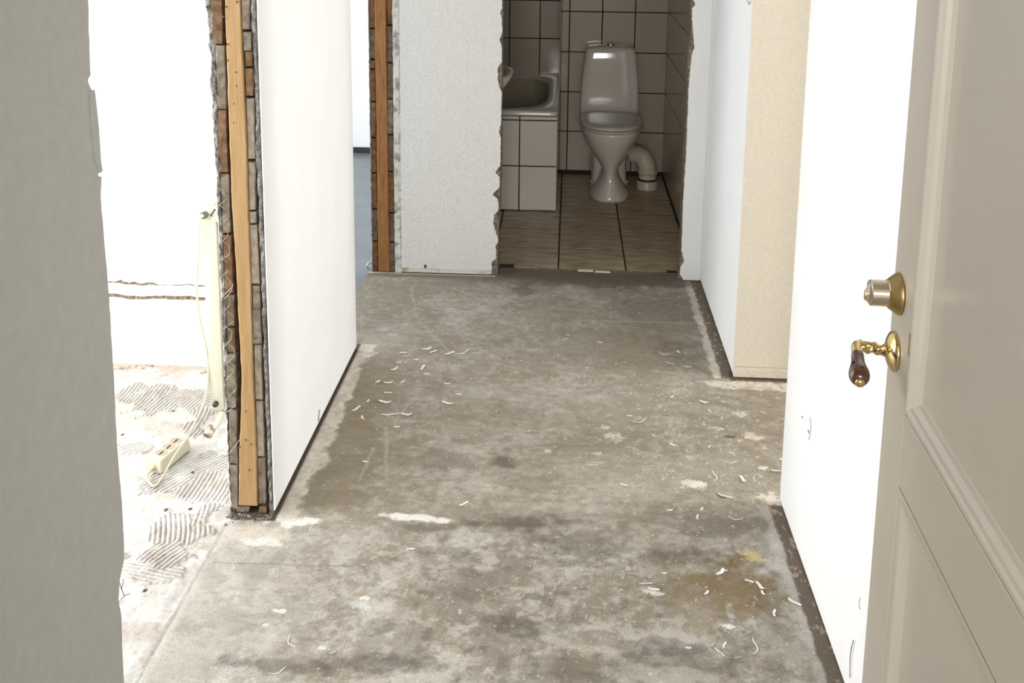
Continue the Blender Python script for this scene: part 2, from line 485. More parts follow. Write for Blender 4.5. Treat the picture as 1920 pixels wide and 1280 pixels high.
def corridor_colour(X, Y):
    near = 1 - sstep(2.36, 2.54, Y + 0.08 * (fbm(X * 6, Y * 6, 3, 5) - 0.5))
    n1 = fbm(X * 5, Y * 5, 5, 1)
    n2 = fbm(X * 22, Y * 22, 4, 2)
    n3 = fbm(X * 80, Y * 70, 3, 8)
    C = np.tile(np.array(MID), (len(X), 1))
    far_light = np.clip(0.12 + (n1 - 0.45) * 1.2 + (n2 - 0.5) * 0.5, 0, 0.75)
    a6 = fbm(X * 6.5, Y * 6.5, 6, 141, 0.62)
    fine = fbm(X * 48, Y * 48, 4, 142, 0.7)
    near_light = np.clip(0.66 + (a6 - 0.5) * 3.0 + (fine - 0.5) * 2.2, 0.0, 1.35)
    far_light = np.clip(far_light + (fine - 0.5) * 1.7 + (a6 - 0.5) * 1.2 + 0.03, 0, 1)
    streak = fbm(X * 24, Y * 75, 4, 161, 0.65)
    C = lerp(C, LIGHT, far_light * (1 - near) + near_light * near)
    # curls and veins of worn screed
    rg = 1 - np.abs(2 * fbm(X * 15, Y * 15, 4, 143, 0.6) - 1)
    C = lerp(C, (0.52, 0.49, 0.44), sstep(0.94, 0.995, rg) * (0.10 + 0.35 * near))
    rg = 1 - np.abs(2 * fbm(X * 19 + 3, Y * 19, 4, 147, 0.6) - 1)
    C = lerp(C, (0.15, 0.13, 0.105), sstep(0.95, 0.995, rg) * (0.10 + 0.30 * near))
    C = lerp(C, (0.52, 0.485, 0.43), sstep(0.53, 0.57, fbm(X * 8, Y * 9, 6, 151, 0.6)) * (0.06 + 0.40 * near))
    C = C * (1 + 0.55 * (streak - 0.5) * (1 - 0.4 * near))[:, None]
    # worn grey blotches
    m = sstep(0.54, 0.61, fbm(X * 11, Y * 14, 6, 21, 0.6)) * (0.16 + 0.40 * near)
    C = lerp(C, (0.22, 0.195, 0.16), m)
    m = sstep(0.60, 0.68, fbm(X * 35, Y * 45, 4, 31)) * 0.35 * near
    C = lerp(C, DARK, m)
    # trodden dust on the side of the left doorway
    C = lerp(C, (0.50, 0.475, 0.44), sstep(-0.45, -0.85, X + 0.25 * (n1 - 0.5)) * near * 0.45)
    for (c, rx, ry, rot, s, col, sd) in DARK_BLOBS:
        m = blob(X, Y, c, rx, ry, rot, 0.85, 30, 0.38, sd) * s
        m *= np.clip(0.5 + 2.2 * (fine - 0.33), 0, 1)
        C = lerp(C, col, m)
    for (c, rx, ry, rot, s, col, sd) in LIGHT_BLOBS:
        big = rx > 0.045
        m = blob(X, Y, c, rx, ry, rot, 0.75 if big else 1.0, 26 if big else 75, 0.4 if s < 0.7 else 0.16, sd) * s
        m *= np.clip(0.55 + 2.0 * (n3 - 0.30), 0, 1)
        C = lerp(C, col, m)
    for i, (a, b) in enumerate(SCRATCH):
        d = seg_dist(X + 0.02 * (fbm(X * 9, Y * 9, 2, i) - .5), Y, a, b)
        C = lerp(C, LIGHT, (1 - sstep(0.002, 0.008, d)) * 0.5)
    for i, (a, b) in enumerate(CRACKS):
        d = seg_dist(X, Y + 0.03 * (fbm(X * 9, Y * 9, 2, i + 9) - .5), a, b)
        C = lerp(C, (0.20, 0.18, 0.15), (1 - sstep(0.0015, 0.005, d)) * 0.6)
    # lots of small paint drips, denser by the right-hand opening
    dens = 0.3 + 0.7 * np.exp(-(((X - 0.45) / 0.35) ** 2 + ((Y - 2.95) / 0.45) ** 2))
    drip = vnoise(X * 95, Y * 80, 51) + 0.25 * (vnoise(X * 300, Y * 300, 53) - .5)
    m = sstep(0.985 - 0.10 * dens, 1.02 - 0.10 * dens, drip)
    C = lerp(C, CREAM, m * 0.6)
    # whitish skin of old adhesive along the left wall
    wl = np.where((Y > 2.46) & (Y < 3.60), 1.0, 0.0)
    e = X - XL
    w = 0.055 + 0.05 * (fbm(X * 3, Y * 12, 3, 61) - .5) + 0.02 * (fbm(X * 60, Y * 60, 3, 62) - .5)
    w = w + 0.05 * (fbm(X * 26, Y * 26, 4, 64) - .5)
    m = wl * (1 - sstep(w - 0.010, w + 0.012, e)) * (0.30 + 1.0 * fbm(X * 50, Y * 50, 4, 63))
    C = lerp(C, CREAM, np.clip(m, 0, 1))
    m = wl * (1 - sstep(0.004, 0.012, e))
    C = lerp(C, (0.08, 0.07, 0.06), m)  # dark line at the wall foot: gap shadow and dirt in the colour
    # dark glue strip along the right-hand walls, pale border inside it
    for (xw, ya, yb, wd) in ((XR, 1.0, 2.64, 0.034), (XRF, 3.42, 4.40, 0.040)):
        k = np.where((Y > ya) & (Y < yb), 1.0, 0.0)
        e = xw - X
        wv = wd + 0.012 * (fbm(X * 20, Y * 40, 3, 71) - .5)
        m2 = k * (1 - sstep(wv + 0.020, wv + 0.034, e + 0.03 * (fbm(X * 30, Y * 25, 3, 72) - .5))) * (0.45 if xw == XR else 0.8)
        C = lerp(C, CREAM if xw == XRF else (0.52, 0.50, 0.46), np.clip(m2 * (0.3 + 1.1 * fbm(X * 60, Y * 40, 3, 74)), 0, 1))
        m = k * (1 - sstep(wv - 0.004, wv + 0.005, e))
        C = lerp(C, (0.115, 0.085, 0.06), m * 0.92)
        sp = sstep(0.64, 0.72, fbm(X * 90, Y * 60, 3, 73)) * m
        C = lerp(C, (0.42, 0.34, 0.26), sp * 0.7)
    # dark line and pale spill in front of the cream wall and in front of the end wall
    k = np.where((X > 0.59), 1.0, 0.0)
    e = 3.43 - Y
    C = lerp(C, (0.10, 0.07, 0.045), k * (1 - sstep(0.02, 0.032, e + 0.012 * (fbm(X * 70, Y * 70, 2, 81) - .5))) * np.where(e > -0.05, 1, 0))
    k = np.where((Y > 4.2), 1.0, 0.0)
    e = YE - Y
    C = lerp(C, (0.15, 0.12, 0.09), k * (1 - sstep(0.03, 0.10, e + 0.06 * (fbm(X * 16, Y * 16, 3, 82) - .5))) * 0.75)
    m = k * (1 - sstep(0.006, 0.014, np.abs(e - 0.006))) * np.where(X < -0.31, 1, 0) * 0.7
    C = lerp(C, CREAM, m)
    # pale bed of the removed wall at the left doorways
    m = sstep(-0.855, -0.89, X + 0.03 * (fbm(X * 14, Y * 14, 3, 83) - .5)) * np.where(Y < 2.46, 1, 0)
    C = lerp(C, (0.56, 0.53, 0.49), m * np.clip(0.35 + 1.2 * (fine - 0.2), 0, 1))
    return C


def corridor_height(X, Y):
    return 0.0016 * (fbm(X * 14, Y * 14, 4, 91) - 0.5) + 0.0008 * (fbm(X * 90, Y * 90, 2, 92) - .5)


def ramp_steps(y0, y1, s0, s1):
    out, y = [], y0
    while y < y1:
        out.append(y)
        y += s0 + (s1 - s0) * (y - y0) / (y1 - y0)
    out.append(y1)
    return np.array(out)


fl = grid_floor('floor', np.arange(-0.885, 0.930, 0.0032), ramp_steps(1.45, 4.475, 0.003, 0.0075), corridor_height, corridor_colour, concrete)
struct(fl, 'bare stained concrete hallway floor with glue marks and paint drips', 'floor')

# --- combed adhesive floor of the left room
COMBS = [  # mask centre, rx, ry, rot, a line on the ground giving the comb direction, arc radius (0 = straight)
    ((-1.367, 3.111), .13, .085, 0, ((-1.412, 3.026), (-1.407, 3.210)), 0.9),
    ((-1.247, 3.106), .10, .085, 0, ((-1.257, 3.039), (-1.218, 3.201)), -0.6),
    ((-1.155, 2.993), .05, .09, 0, ((-1.159, 2.941), (-1.169, 3.064)), 0.8),
    ((-1.002, 2.400), .075, .070, 0, ((-0.989, 2.366), (-1.025, 2.471)), 0.9),
    ((-1.002, 2.293), .075, .045, 0, ((-1.011, 2.264), (-0.983, 2.332)), -0.7),
    ((-1.018, 2.215), .085, .035, 0, ((-1.069, 2.224), (-0.961, 2.207)), 0),
    ((-1.011, 2.602), .10, .070, 0, ((-1.021, 2.548), (-1.020, 2.671)), 1.2),
    ((-1.126, 2.621), .07, .06, 0, ((-1.135, 2.566), (-1.101, 2.636)), 1.0),
    ((-1.274, 2.785), .06, .035, 0, ((-1.301, 2.753), (-1.256, 2.802)), 0),
    ((-0.963, 2.451), .035, .06, 0, ((-0.949, 2.392), (-0.967, 2.500)), 0.9),
    ((-1.032, 2.728), .06, .05, 0, ((-1.056, 2.683), (-1.003, 2.760)), 0.9),
]


def comb(X, Y):
    H = np.zeros_like(X)
    M = np.zeros_like(X)
    for i, (c, rx, ry, rot, (a, b), R) in enumerate(COMBS):
        m = blob(X, Y, c, rx, ry, rot, 0.95, 22, 0.12, 101 + i)
        dx, dy = b[0] - a[0], b[1] - a[1]
        l = math.hypot(dx, dy)
        nx, ny = -dy / l, dx / l
        if R:
            cx, cy = c[0] + nx * R, c[1] + ny * R
            s = np.hypot(X - cx, Y - cy)
        else:
            s = X * nx + Y * ny
        ph = (s + 0.004 * (fbm(X * 12, Y * 12, 2, i) - .5)) / 0.0125
        w = np.abs((ph % 1.0) - 0.5) * 2
        ridge = sstep(0.10, 0.46, w + 0.45 * (fbm(X * 30, Y * 30, 3, 150 + i) - 0.5))
        H = np.where(m > 0.5, ridge, H)
        M = np.maximum(M, m)
    return H, M


def left_height(X, Y):
    H, M = comb(X, Y)
    z = 0.0045 * H * np.clip(M, 0, 1) + 0.005 * (fbm(X * 8, Y * 8, 4, 120) - .5) + 0.005 * (fbm(X * 34, Y * 34, 4, 121, 0.6) - .5)
    rise = 0.004 * sstep(-0.89, -0.93, X + 0.05 * (fbm(X * 18, Y * 18, 4, 136) - .5))
    return z - 0.003 + rise


def left_colour(X, Y):
    H, M = comb(X, Y)
    n = fbm(X * 9, Y * 9, 5, 130)
    C = np.tile(np.array((0.56, 0.53, 0.50)), (len(X), 1))
    C = lerp(C, (0.67, 0.655, 0.635), np.clip((n - 0.35) * 2.2, 0, 1))
    C = lerp(C, (0.47, 0.41, 0.35), sstep(0.52, 0.68, fbm(X * 8, Y * 13, 5, 131)) * 0.55)
    C = lerp(C, (0.40, 0.36, 0.32), sstep(0.56, 0.70, fbm(X * 38, Y * 44, 4, 135, 0.6)) * 0.30)
    C = lerp(C, (0.22, 0.19, 0.165), np.clip(M, 0, 1) * (1 - H) * 0.62)
    # dusty joint under the wall of the room, and along the doorway
    C = lerp(C, (0.46, 0.34, 0.26), (1 - sstep(0.0, 0.09, 3.36 - Y + 0.1 * (fbm(X * 20, Y * 20, 4, 132) - .5))) * 0.7)
    sp = sstep(0.66, 0.72, fbm(X * 70, Y * 50, 3, 133)) * (0.25 + 0.7 * (1 - sstep(0.0, 0.10, 3.36 - Y)))
    C = lerp(C, (0.20, 0.14, 0.10), sp)
    edge = np.abs(X + 0.888 + 0.012 * (fbm(X * 5, Y * 30, 3, 134) - .5))
    C = lerp(C, (0.36, 0.32, 0.27), (1 - sstep(0.003, 0.010, edge)) * np.where(Y < 2.45, 1, 0) * 0.7)
    C = lerp(C, (0.40, 0.37, 0.34), (1 - sstep(0.0, 0.05, -0.895 - X)) * sstep(2.46, 2.50, Y) * 0.5)
    for p in ((-0.991, 2.157), (-1.070, 2.487), (-1.007, 2.497), (-1.065, 2.673), (-1.266, 3.038), (-1.363, 2.875), (-1.209, 2.500)):
        d = np.hypot((X - p[0]), (Y - p[1]) / 1.3)
        C = lerp(C, (0.05, 0.04, 0.035), 1 - sstep(0.004, 0.007, d))
    return C


fl2 = grid_floor('floor_left_room', np.arange(-1.72, -0.8830, 0.003), np.arange(1.35, 3.366, 0.003), left_height, left_colour, adhesive)
struct(fl2, 'pale floor of the bright left room with combed tile adhesive', 'floor')
adh_plain = mk('plain_tile_adhesive', (0.64, 0.61, 0.57), (0.76, 0.75, 0.73), 9, 0.9, 0.3, 60)
struct(boxes('floor_left_room_rest', [(-4.4, -1.72, 0.3, 3.36, -0.1, -0.003), (-1.72, XLO, 0.3, 1.35, -0.1, -0.003)], adh_plain), 'rest of the pale adhesive floor in the left room', 'floor')
struct(boxes('floor_blue_room', [(-4.4, -0.885, 3.36, 6.66, -0.1, -0.004)], blue_floor), 'blue-grey smooth floor of the far left room', 'floor')
struct(boxes('floor_right_room', [(0.925, 3.6, 0.3, 3.43, -0.1, -0.001), (0.741, 0.925, 0.3, 1.45, -0.1, -0.001)], plain_floor), 'bare concrete floor of the room on the right', 'floor')
struct(boxes('floor_entry', [(-1.3, 1.3, -1.7, 0.42, -0.1, 0.0), (-0.885, 0.741, 0.42, 1.45, -0.1, 0.0)], plain_floor), 'bare concrete floor at the entrance', 'floor')


# --- skins: plaster sheets with ragged free edges ------------------
def skin(name, mat, parent, zs, lo, hi, place, depth):
    """a plaster sheet: for each height the sheet runs from lo(z) to hi(z); place(u, d, z) gives the point (d = 0 front, depth = back)"""
    front, back = [], []
    for z in zs:
        a, b = lo(z), hi(z)
        front.append((place(a, 0, z), place(b, 0, z)))
        back.append((place(a, depth, z), place(b, depth, z)))
    v, f = [], []
    for i in range(len(zs)):
        v += [front[i][0], front[i][1], back[i][1], back[i][0]]
    for i in range(len(zs) - 1):
        a, b = i * 4, (i + 1) * 4
        for j in range(4):
            k = (j + 1) % 4
            f.append((a + j, a + k, b + k, b + j))
    f.append((3, 2, 1, 0))
    n = (len(zs) - 1) * 4
    f.append((n, n + 1, n + 2, n + 3))
    return mobj(name, v, f, mat, parent)


def profile(points, amp=0.0, fs=60, seed=0):
    pts = sorted(points, key=lambda p: p[1])
    zz = [p[1] for p in pts]
    uu = [p[0] for p in pts]
    return lambda z: float(np.interp(z, zz, uu)) + amp * 2 * float(fbm(np.array([z * fs]), np.array([0.3]), 3, seed)[0] - 0.5)


def rough_column(name, mat, parent, lo, hi, yf, ys, zs, amp, seed, ncol=6, facing=-1):
    """rough broken plaster between two ragged lines, on a face that looks towards -y"""
    v, f = [], []
    for z in zs:
        a, b = lo(z), hi(z)
        for k in range(ncol):
            t = k / (ncol - 1)
            x = a + (b - a) * t
            d = amp * (float(fbm(np.array([x * 70]), np.array([z * 45]), 4, seed)[0]) - 0.5) * 2
            edge = 0.004 if k in (0, ncol - 1) else 0
            v.append((x, yf + d + edge, z))
    n0 = len(v)
    for z in zs:
        a, b = lo(z), hi(z)
        v.append((a, ys, z))
        v.append((b, ys, z))
    nz = len(zs)
    for i in range(nz - 1):
        for k in range(ncol - 1):
            p = i * ncol + k
            f.append((p, p + 1, p + ncol + 1, p + ncol))
        f.append((n0 + i * 2, i * ncol, (i + 1) * ncol, n0 + (i + 1) * 2))
        f.append((i * ncol + ncol - 1, n0 + i * 2 + 1, n0 + (i + 1) * 2 + 1, (i + 1) * ncol + ncol - 1))
    return mobj(name, v, f, mat, parent)


ZFINE = list(np.arange(0.0, 1.62, 0.006)) + [1.7, 1.9, 2.1, 2.35, ZC]


# --- left wall, near piece (grey, beside the camera)
wl1 = boxes('wall_left_near', [(XLO + 0.012, XL - 0.012, 0.58, 1.545, -0.08, ZC), (XLO + .012, XL - .012, 1.545, 2.51, 2.12, ZC)], core_plaster)
struct(wl1, 'grey plastered wall at the left edge with a chipped free end', 'wall')
near_edge = profile([(1.599, 1.470), (1.590, 1.364), (1.592, 1.350), (1.580, 1.343), (1.585, 1.334), (1.594, 1.324), (1.603, 1.260),
                     (1.603, 1.206), (1.608, 1.180), (1.594, 1.180), (1.599, 1.143), (1.606, 0.964), (1.605, 0.829), (1.601, 0.703), (1.604, 0.630), (1.606, 0.584),
                     (1.604, 0.501), (1.598, 0.475), (1.581, 0.456), (1.569, 0.421), (1.578, 0.386), (1.572, 0.328), (1.571, 0.255), (1.575, 0.0), (1.565, 1.6), (1.57, 2.12)], 0.0022, 60, 3)
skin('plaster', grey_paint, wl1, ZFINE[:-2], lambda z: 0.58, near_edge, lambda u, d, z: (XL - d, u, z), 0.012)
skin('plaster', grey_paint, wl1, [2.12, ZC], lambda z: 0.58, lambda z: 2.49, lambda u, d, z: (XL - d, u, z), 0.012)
skin('plaster', white_paint, wl1, [0, 2.12], lambda z: 0.3, lambda z: 1.55, lambda u, d, z: (XLO + d, u, z), 0.012)
skin('plaster', white_paint, wl1, [2.12, ZC], lambda z: 0.3, lambda z: 2.49, lambda u, d, z: (XLO + d, u, z), 0.012)
# loose lip of plaster on the corner, and the cut lath wire that sticks out
lip = profile([(1.595, 1.325), (1.601, 1.260), (1.601, 1.206), (1.604, 1.186)], 0.0008, 90, 4)
lipb = profile([(1.580, 1.324), (1.579, 1.265), (1.583, 1.211), (1.595, 1.185)], 0.0015, 90, 5)
zt, zb = (1.595, 1.325)[1], (1.604, 1.186)[1]
skin('plaster_lip', grey_paint, wl1, list(np.linspace(zb, zt, 16)), lipb, lambda z: lip(z) + 0.001, lambda u, d, z: (XL + 0.003 - d, u, z), 0.004)
pw = [(1.625, 0.401), (1.636, 0.414), (1.619, 0.419), (1.634, 0.382), (1.657, 0.369), (1.608, 0.386)]
pw = [Vector((-0.79, p[0], p[1])) for p in pw]
v, f = join_parts([tube([pw[0], pw[1]], 0.0006, 5), tube([pw[0], pw[2]], 0.0006, 5), tube([pw[0], pw[3]], 0.0007, 5), tube([pw[3], pw[4]], 0.0006, 5), tube([pw[3], pw[5]], 0.0006, 5)])
mobj('lath_wire', v, f, dark_flake, wl1)

# --- left wall, middle piece with the open end showing stud and boards
wl2 = boxes('wall_left', [(XLO + 0.016, XL - 0.0035, 2.53, 3.55, -0.08, ZC)], dark_core)
struct(wl2, 'white partition wall in the middle with its board core laid open', 'wall')
YJ = 2.49
east_edge = lambda z: YJ - 0.002 + 0.004 * float(fbm(np.array([z * 40]), np.array([2.0]), 3, 9)[0] - 0.5)
skin('plaster', white_paint, wl2, [0.014] + ZFINE[3:], east_edge, lambda z: 3.553, lambda u, d, z: (XL - d, u, z), 0.003)
skin('plaster', white_paint, wl2, [0.0, ZC], lambda z: YJ + 0.03, lambda z: 3.553, lambda u, d, z: (XLO + d, u, z), 0.016)
boxes('plaster', [(XLO + 0.002, XL - 0.002, 3.55, 3.562, 0.012, ZC)], white_paint, wl2)
lo = profile([(-0.905, 1.391), (-0.902, 1.312), (-0.897, 1.231), (-0.902, 1.191), (-0.899, 1.054), (-0.896, 0.942), (-0.896, 0.801), (-0.896, 0.700), (-0.898, 0.553), (-0.898, 0.404), (-0.895, 0.252), (-0.896, 0.097), (-0.895, 0.005), (-0.905, 1.7), (-0.905, ZC)], 0.0035, 55, 12)
hi = profile([(-0.884, 1.391), (-0.882, 1.258), (-0.884, 1.054), (-0.886, 0.844), (-0.885, 0.700), (-0.886, 0.554), (-0.889, 0.404), (-0.891, 0.252), (-0.891, 0.097), (-0.888, 0.005), (-0.885, 1.7), (-0.885, ZC)], 0.002, 55, 13)
rough_column('plaster_edge', grey_plaster, wl2, lo, hi, YJ + 0.004, 2.53, ZFINE, 0.012, 14)
lo = profile([(-0.791, 1.393), (-0.789, 1.260), (-0.787, 1.125), (-0.789, 0.987), (-0.789, 0.818), (-0.787, 0.645), (-0.788, 0.483), (-0.788, 0.318), (-0.788, 0.133), (-0.787, 0.010), (-0.792, 1.7), (-0.792, ZC)], 0.002, 55, 15)
hi = profile([(-0.779, 1.393), (-0.778, 1.260), (-0.777, 1.125), (-0.778, 0.945), (-0.780, 0.804), (-0.774, 0.776), (-0.778, 0.616), (-0.780, 0.498), (-0.778, 0.348), (-0.778, 0.180), (-0.776, 0.011), (-0.7735, 1.7), (-0.7735, ZC)], 0.0012, 55, 16)
rough_column('plaster_edge', grey_plaster, wl2, lo, hi, YJ + 0.002, 2.53, ZFINE, 0.009, 17)


def board_end(parent, y, quad, mat, depth, k, name='board'):
    """one board of the wall core seen on its cut end: quad = (x0, x1) at the top, (x0, x1) at the bottom, z top, z bottom"""
    (tx0, tx1), (bx0, bx1), zt, zb = quad
    r = random.Random(k)
    yy = y + r.uniform(0.0, 0.006)
    j = lambda: r.uniform(-0.0012, 0.0012)
    v, f = [], []
    b = 0.002
    zs = [(zb, bx0, bx1), (zt, tx0, tx1)]
    # outer ring at depth b, inner front ring
    def ringp(ins, y0):
        return [(bx0 + ins + j(), y0, zb + ins + j()), (bx1 - ins + j(), y0, zb + ins + j()), ((bx1 + tx1) / 2 - ins + j(), y0, (zb + zt) / 2),
                (tx1 - ins + j(), y0, zt - ins + j()), (tx0 + ins + j(), y0, zt - ins + j()), ((bx0 + tx0) / 2 + ins + j(), y0, (zb + zt) / 2)]
    rings = [ringp(0, y + depth), ringp(0, yy + b), ringp(b, yy)]
    v, f = loft(rings)
    return mobj(name, v, f, mat, parent)


BMAT = {'g': board_grey, 'b': board_brown, 'p': board_pale, 'r': board_rust, 'm': board_mid}


def board_column(parent, Y, rows, depth, seed):
    for i, (y0, y1, a, b, c, d, m) in enumerate(rows):
        board_end(parent, Y, ((a, b), (c, d), y0, y1), BMAT[m], depth, seed + i)


def rows_from(lst):
    out = []
    for (tl, tr, bl, br, m) in lst:
        out.append((tl[1], bl[1], tl[0], tr[0], bl[0], br[0], m))
    return out


L1 = rows_from([
    ((-0.888, 1.391), (-0.861, 1.392), (-0.884, 1.282), (-0.864, 1.283), 'b'),
    ((-0.883, 1.278), (-0.860, 1.279), (-0.883, 1.117), (-0.861, 1.118), 'g'),
    ((-0.884, 1.113), (-0.861, 1.114), (-0.884, 0.952), (-0.863, 0.953), 'b'),
    ((-0.883, 0.947), (-0.862, 0.947), (-0.884, 0.790), (-0.864, 0.790), 'g'),
    ((-0.884, 0.784), (-0.863, 0.784), (-0.885, 0.626), (-0.863, 0.627), 'b'),
    ((-0.884, 0.620), (-0.861, 0.621), (-0.883, 0.535), (-0.863, 0.535), 'm'),
    ((-0.883, 0.530), (-0.863, 0.531), (-0.883, 0.462), (-0.863, 0.463), 'm'),
    ((-0.889, 0.456), (-0.862, 0.457), (-0.889, 0.306), (-0.866, 0.307), 'g'),
    ((-0.888, 0.300), (-0.866, 0.301), (-0.889, 0.145), (-0.869, 0.146), 'g'),
    ((-0.890, 0.139), (-0.869, 0.140), (-0.890, 0.010), (-0.874, 0.011), 'g')])
R1 = rows_from([
    ((-0.811, 1.393), (-0.791, 1.393), (-0.812, 1.320), (-0.794, 1.320), 'g'),
    ((-0.811, 1.314), (-0.791, 1.315), (-0.810, 1.266), (-0.791, 1.267), 'g'),
    ((-0.810, 1.264), (-0.790, 1.264), (-0.809, 1.226), (-0.792, 1.226), 'b'),
    ((-0.809, 1.222), (-0.789, 1.222), (-0.809, 1.152), (-0.790, 1.152), 'b'),
    ((-0.809, 1.146), (-0.788, 1.147), (-0.811, 0.988), (-0.792, 0.988), 'p'),
    ((-0.810, 0.981), (-0.792, 0.981), (-0.812, 0.854), (-0.795, 0.855), 'p'),
    ((-0.812, 0.849), (-0.794, 0.849), (-0.811, 0.820), (-0.795, 0.821), 'p'),
    ((-0.812, 0.815), (-0.792, 0.815), (-0.813, 0.656), (-0.792, 0.657), 'p'),
    ((-0.810, 0.650), (-0.791, 0.651), (-0.816, 0.490), (-0.793, 0.490), 'g'),
    ((-0.813, 0.485), (-0.793, 0.486), (-0.814, 0.332), (-0.794, 0.332), 'p'),
    ((-0.813, 0.326), (-0.793, 0.326), (-0.814, 0.169), (-0.794, 0.170), 'p'),
    ((-0.815, 0.163), (-0.793, 0.164), (-0.815, 0.028), (-0.796, 0.029), 'g')])
up = lambda col, m: [(2.0, col[0][0] + 0.004, col[0][2], col[0][3], col[0][2], col[0][3], m)]
board_column(wl2, YJ, L1 + up(L1, 'g'), 0.042, 100)
board_column(wl2, YJ, R1 + up(R1, 'g'), 0.042, 200)
# rubble block under the stud
board_end(wl2, YJ, (((-0.877, 0.015)[0], (-0.840, 0.017)[0]), ((-0.878, -0.007)[0], (-0.844, -0.005)[0]), 0.018, 0.001), board_grey, .04, 305, 'sill_block')
board_end(wl2, YJ, (((-0.816, 0.021)[0], (-0.794, 0.022)[0]), ((-0.817, 0.002)[0], (-0.794, 0.003)[0]), 0.020, 0.001), board_brown, .04, 306, 'sill_block')


def stud(parent, Y, pts, mat, yback, seed, holes, name='stud'):
    """upright timber with slightly wandering edges: pts = [(xl, xr, z)] from the top down"""
    rings = []
    pts = sorted(pts, key=lambda p: p[2])
    zs = np.arange(pts[0][2], pts[-1][2] + 1e-6, 0.02)
    zz = [p[2] for p in pts]
    xl = np.interp(zs, zz, [p[0] for p in pts])
    xr = np.interp(zs, zz, [p[1] for p in pts])
    r = random.Random(seed)
    for a, b, z in zip(xl, xr, zs):
        a += r.uniform(-0.0008, 0.0008)
        b += r.uniform(-0.0008, 0.0008)
        w = 0.0016 * math.sin(z * 9 + seed)
        rings.append([(a, yback, z), (b, yback, z), (b, Y + w + 0.003, z), (b - 0.003, Y + w, z), (a + 0.003, Y + w, z), (a, Y + w + 0.003, z)])
    v, f = loft(rings)
    o = mobj(name, v, f, mat, parent)
    parts = []
    for (x, z) in holes:
        parts.append(loft([[(x + 0.0022 * math.cos(t), Y - 0.0022 + q, z + 0.0026 * math.sin(t)) for t in [k * math.pi / 4 for k in range(8)]] for q in (0.004, 0.0)]))
    if parts:
        v, f = join_parts(parts)
        mobj('nail_hole', v, f, dark_flake, o)
    return o


stud(wl2, YJ - 0.001, [((-0.854, 1.392)[0], (-0.814, 1.392)[0], 1.40), ((-0.854, 1.259)[0], (-0.813, 1.260)[0], (-0.854, 1.259)[1]), ((-0.855, 1.055)[0], (-0.811, 1.056)[0], (-0.855, 1.055)[1]),
                       ((-0.857, 0.859)[0], (-0.813, 0.860)[0], (-0.857, 0.859)[1]), ((-0.852, 0.701)[0], (-0.813, 0.703)[0], (-0.852, 0.701)[1]), ((-0.850, 0.525)[0], (-0.815, 0.527)[0], (-0.850, 0.525)[1]),
                       ((-0.848, 0.406)[0], (-0.816, 0.407)[0], (-0.848, 0.406)[1]), ((-0.854, 0.284)[0], (-0.815, 0.286)[0], (-0.854, 0.284)[1]), ((-0.863, 0.192)[0], (-0.815, 0.194)[0], (-0.863, 0.192)[1]),
                       ((-0.871, 0.025)[0], (-0.818, 0.028)[0], 0.024), ((-0.854, 1.392)[0], (-0.814, 1.392)[0], ZC)], pine, 2.53, 1,
     [(-0.851, 1.375), (-0.823, 1.388), (-0.857, 1.351), (-0.850, 1.282), (-0.852, 1.241), (-0.831, 1.212), (-0.840, 1.132), (-0.842, 1.083), (-0.831, 1.177), (-0.839, 0.300), (-0.843, 0.217), (-0.829, 0.205), (-0.861, 0.196), (-0.837, 0.130)])
# pale fibres and lath wire left hanging on the room side boards
hex_parts = []
r = random.Random(5)
for row in range(13):
    z0 = 0.86 - row * 0.047
    x0 = -0.893 + 0.004 * (row % 2) + 0.0020 * row * 0.2
    y = YJ - 0.003
    p = [Vector((x0 + dx * 0.022 + r.uniform(-.002, .002), y - r.uniform(0, .004), z0 + dz * 0.045 + r.uniform(-.003, .003))) for dx, dz in ((0, 0), (1, .45), (1, .9), (0, 1.3))]
    hex_parts.append(tube([p[0], p[1]], 0.0009, 5))
    if row % 3 != 1:
        hex_parts.append(tube([p[1], p[2]], 0.0009, 5))
    hex_parts.append(tube([p[2], p[3]], 0.0009, 5))
hex_parts.append(tube(spline([(-0.899, 2.485, 0.168), (-0.874, 2.475, 0.196), (-0.858, 2.484, 0.220)]), 0.0011, 5))
hex_parts.append(tube(spline([(-0.883, 2.485, 0.615), (-0.865, 2.478, 0.636), (-0.858, 2.484, 0.657)]), 0.0010, 5))
hex_parts.append(tube(spline([(-0.888, 2.485, 1.117), (-0.876, 2.478, 1.139), (-0.884, 2.484, 1.158)]), 0.0009, 5))
v, f = join_parts(hex_parts)
mobj('lath_wire', v, f, wire_mat, wl2)
# crumbs of plaster at the foot
parts = []
for i in range(70):
    x, y, s = r.uniform(-0.90, -0.775), 2.485 - abs(r.gauss(0, 0.018)), r.uniform(0.002, 0.006)
    z = s * 0.5
    base = [(x + s * r.uniform(.6, 1.2) * math.cos(t), y + s * r.uniform(.6, 1.2) * math.sin(t), 0.001) for t in (0, 1.6, 3.1, 4.7)]
    v0 = base + [(x, y, z + s * .6)]
    parts.append((v0, [(0, 1, 4), (1, 2, 4), (2, 3, 4), (3, 0, 4), (3, 2, 1, 0)]))
v, f = join_parts(parts)
o = mobj('plaster_crumbs', v, f, core_plaster)
tag(o, 'brown plaster crumbs heaped at the foot of the open wall end', 'debris', kind='stuff')

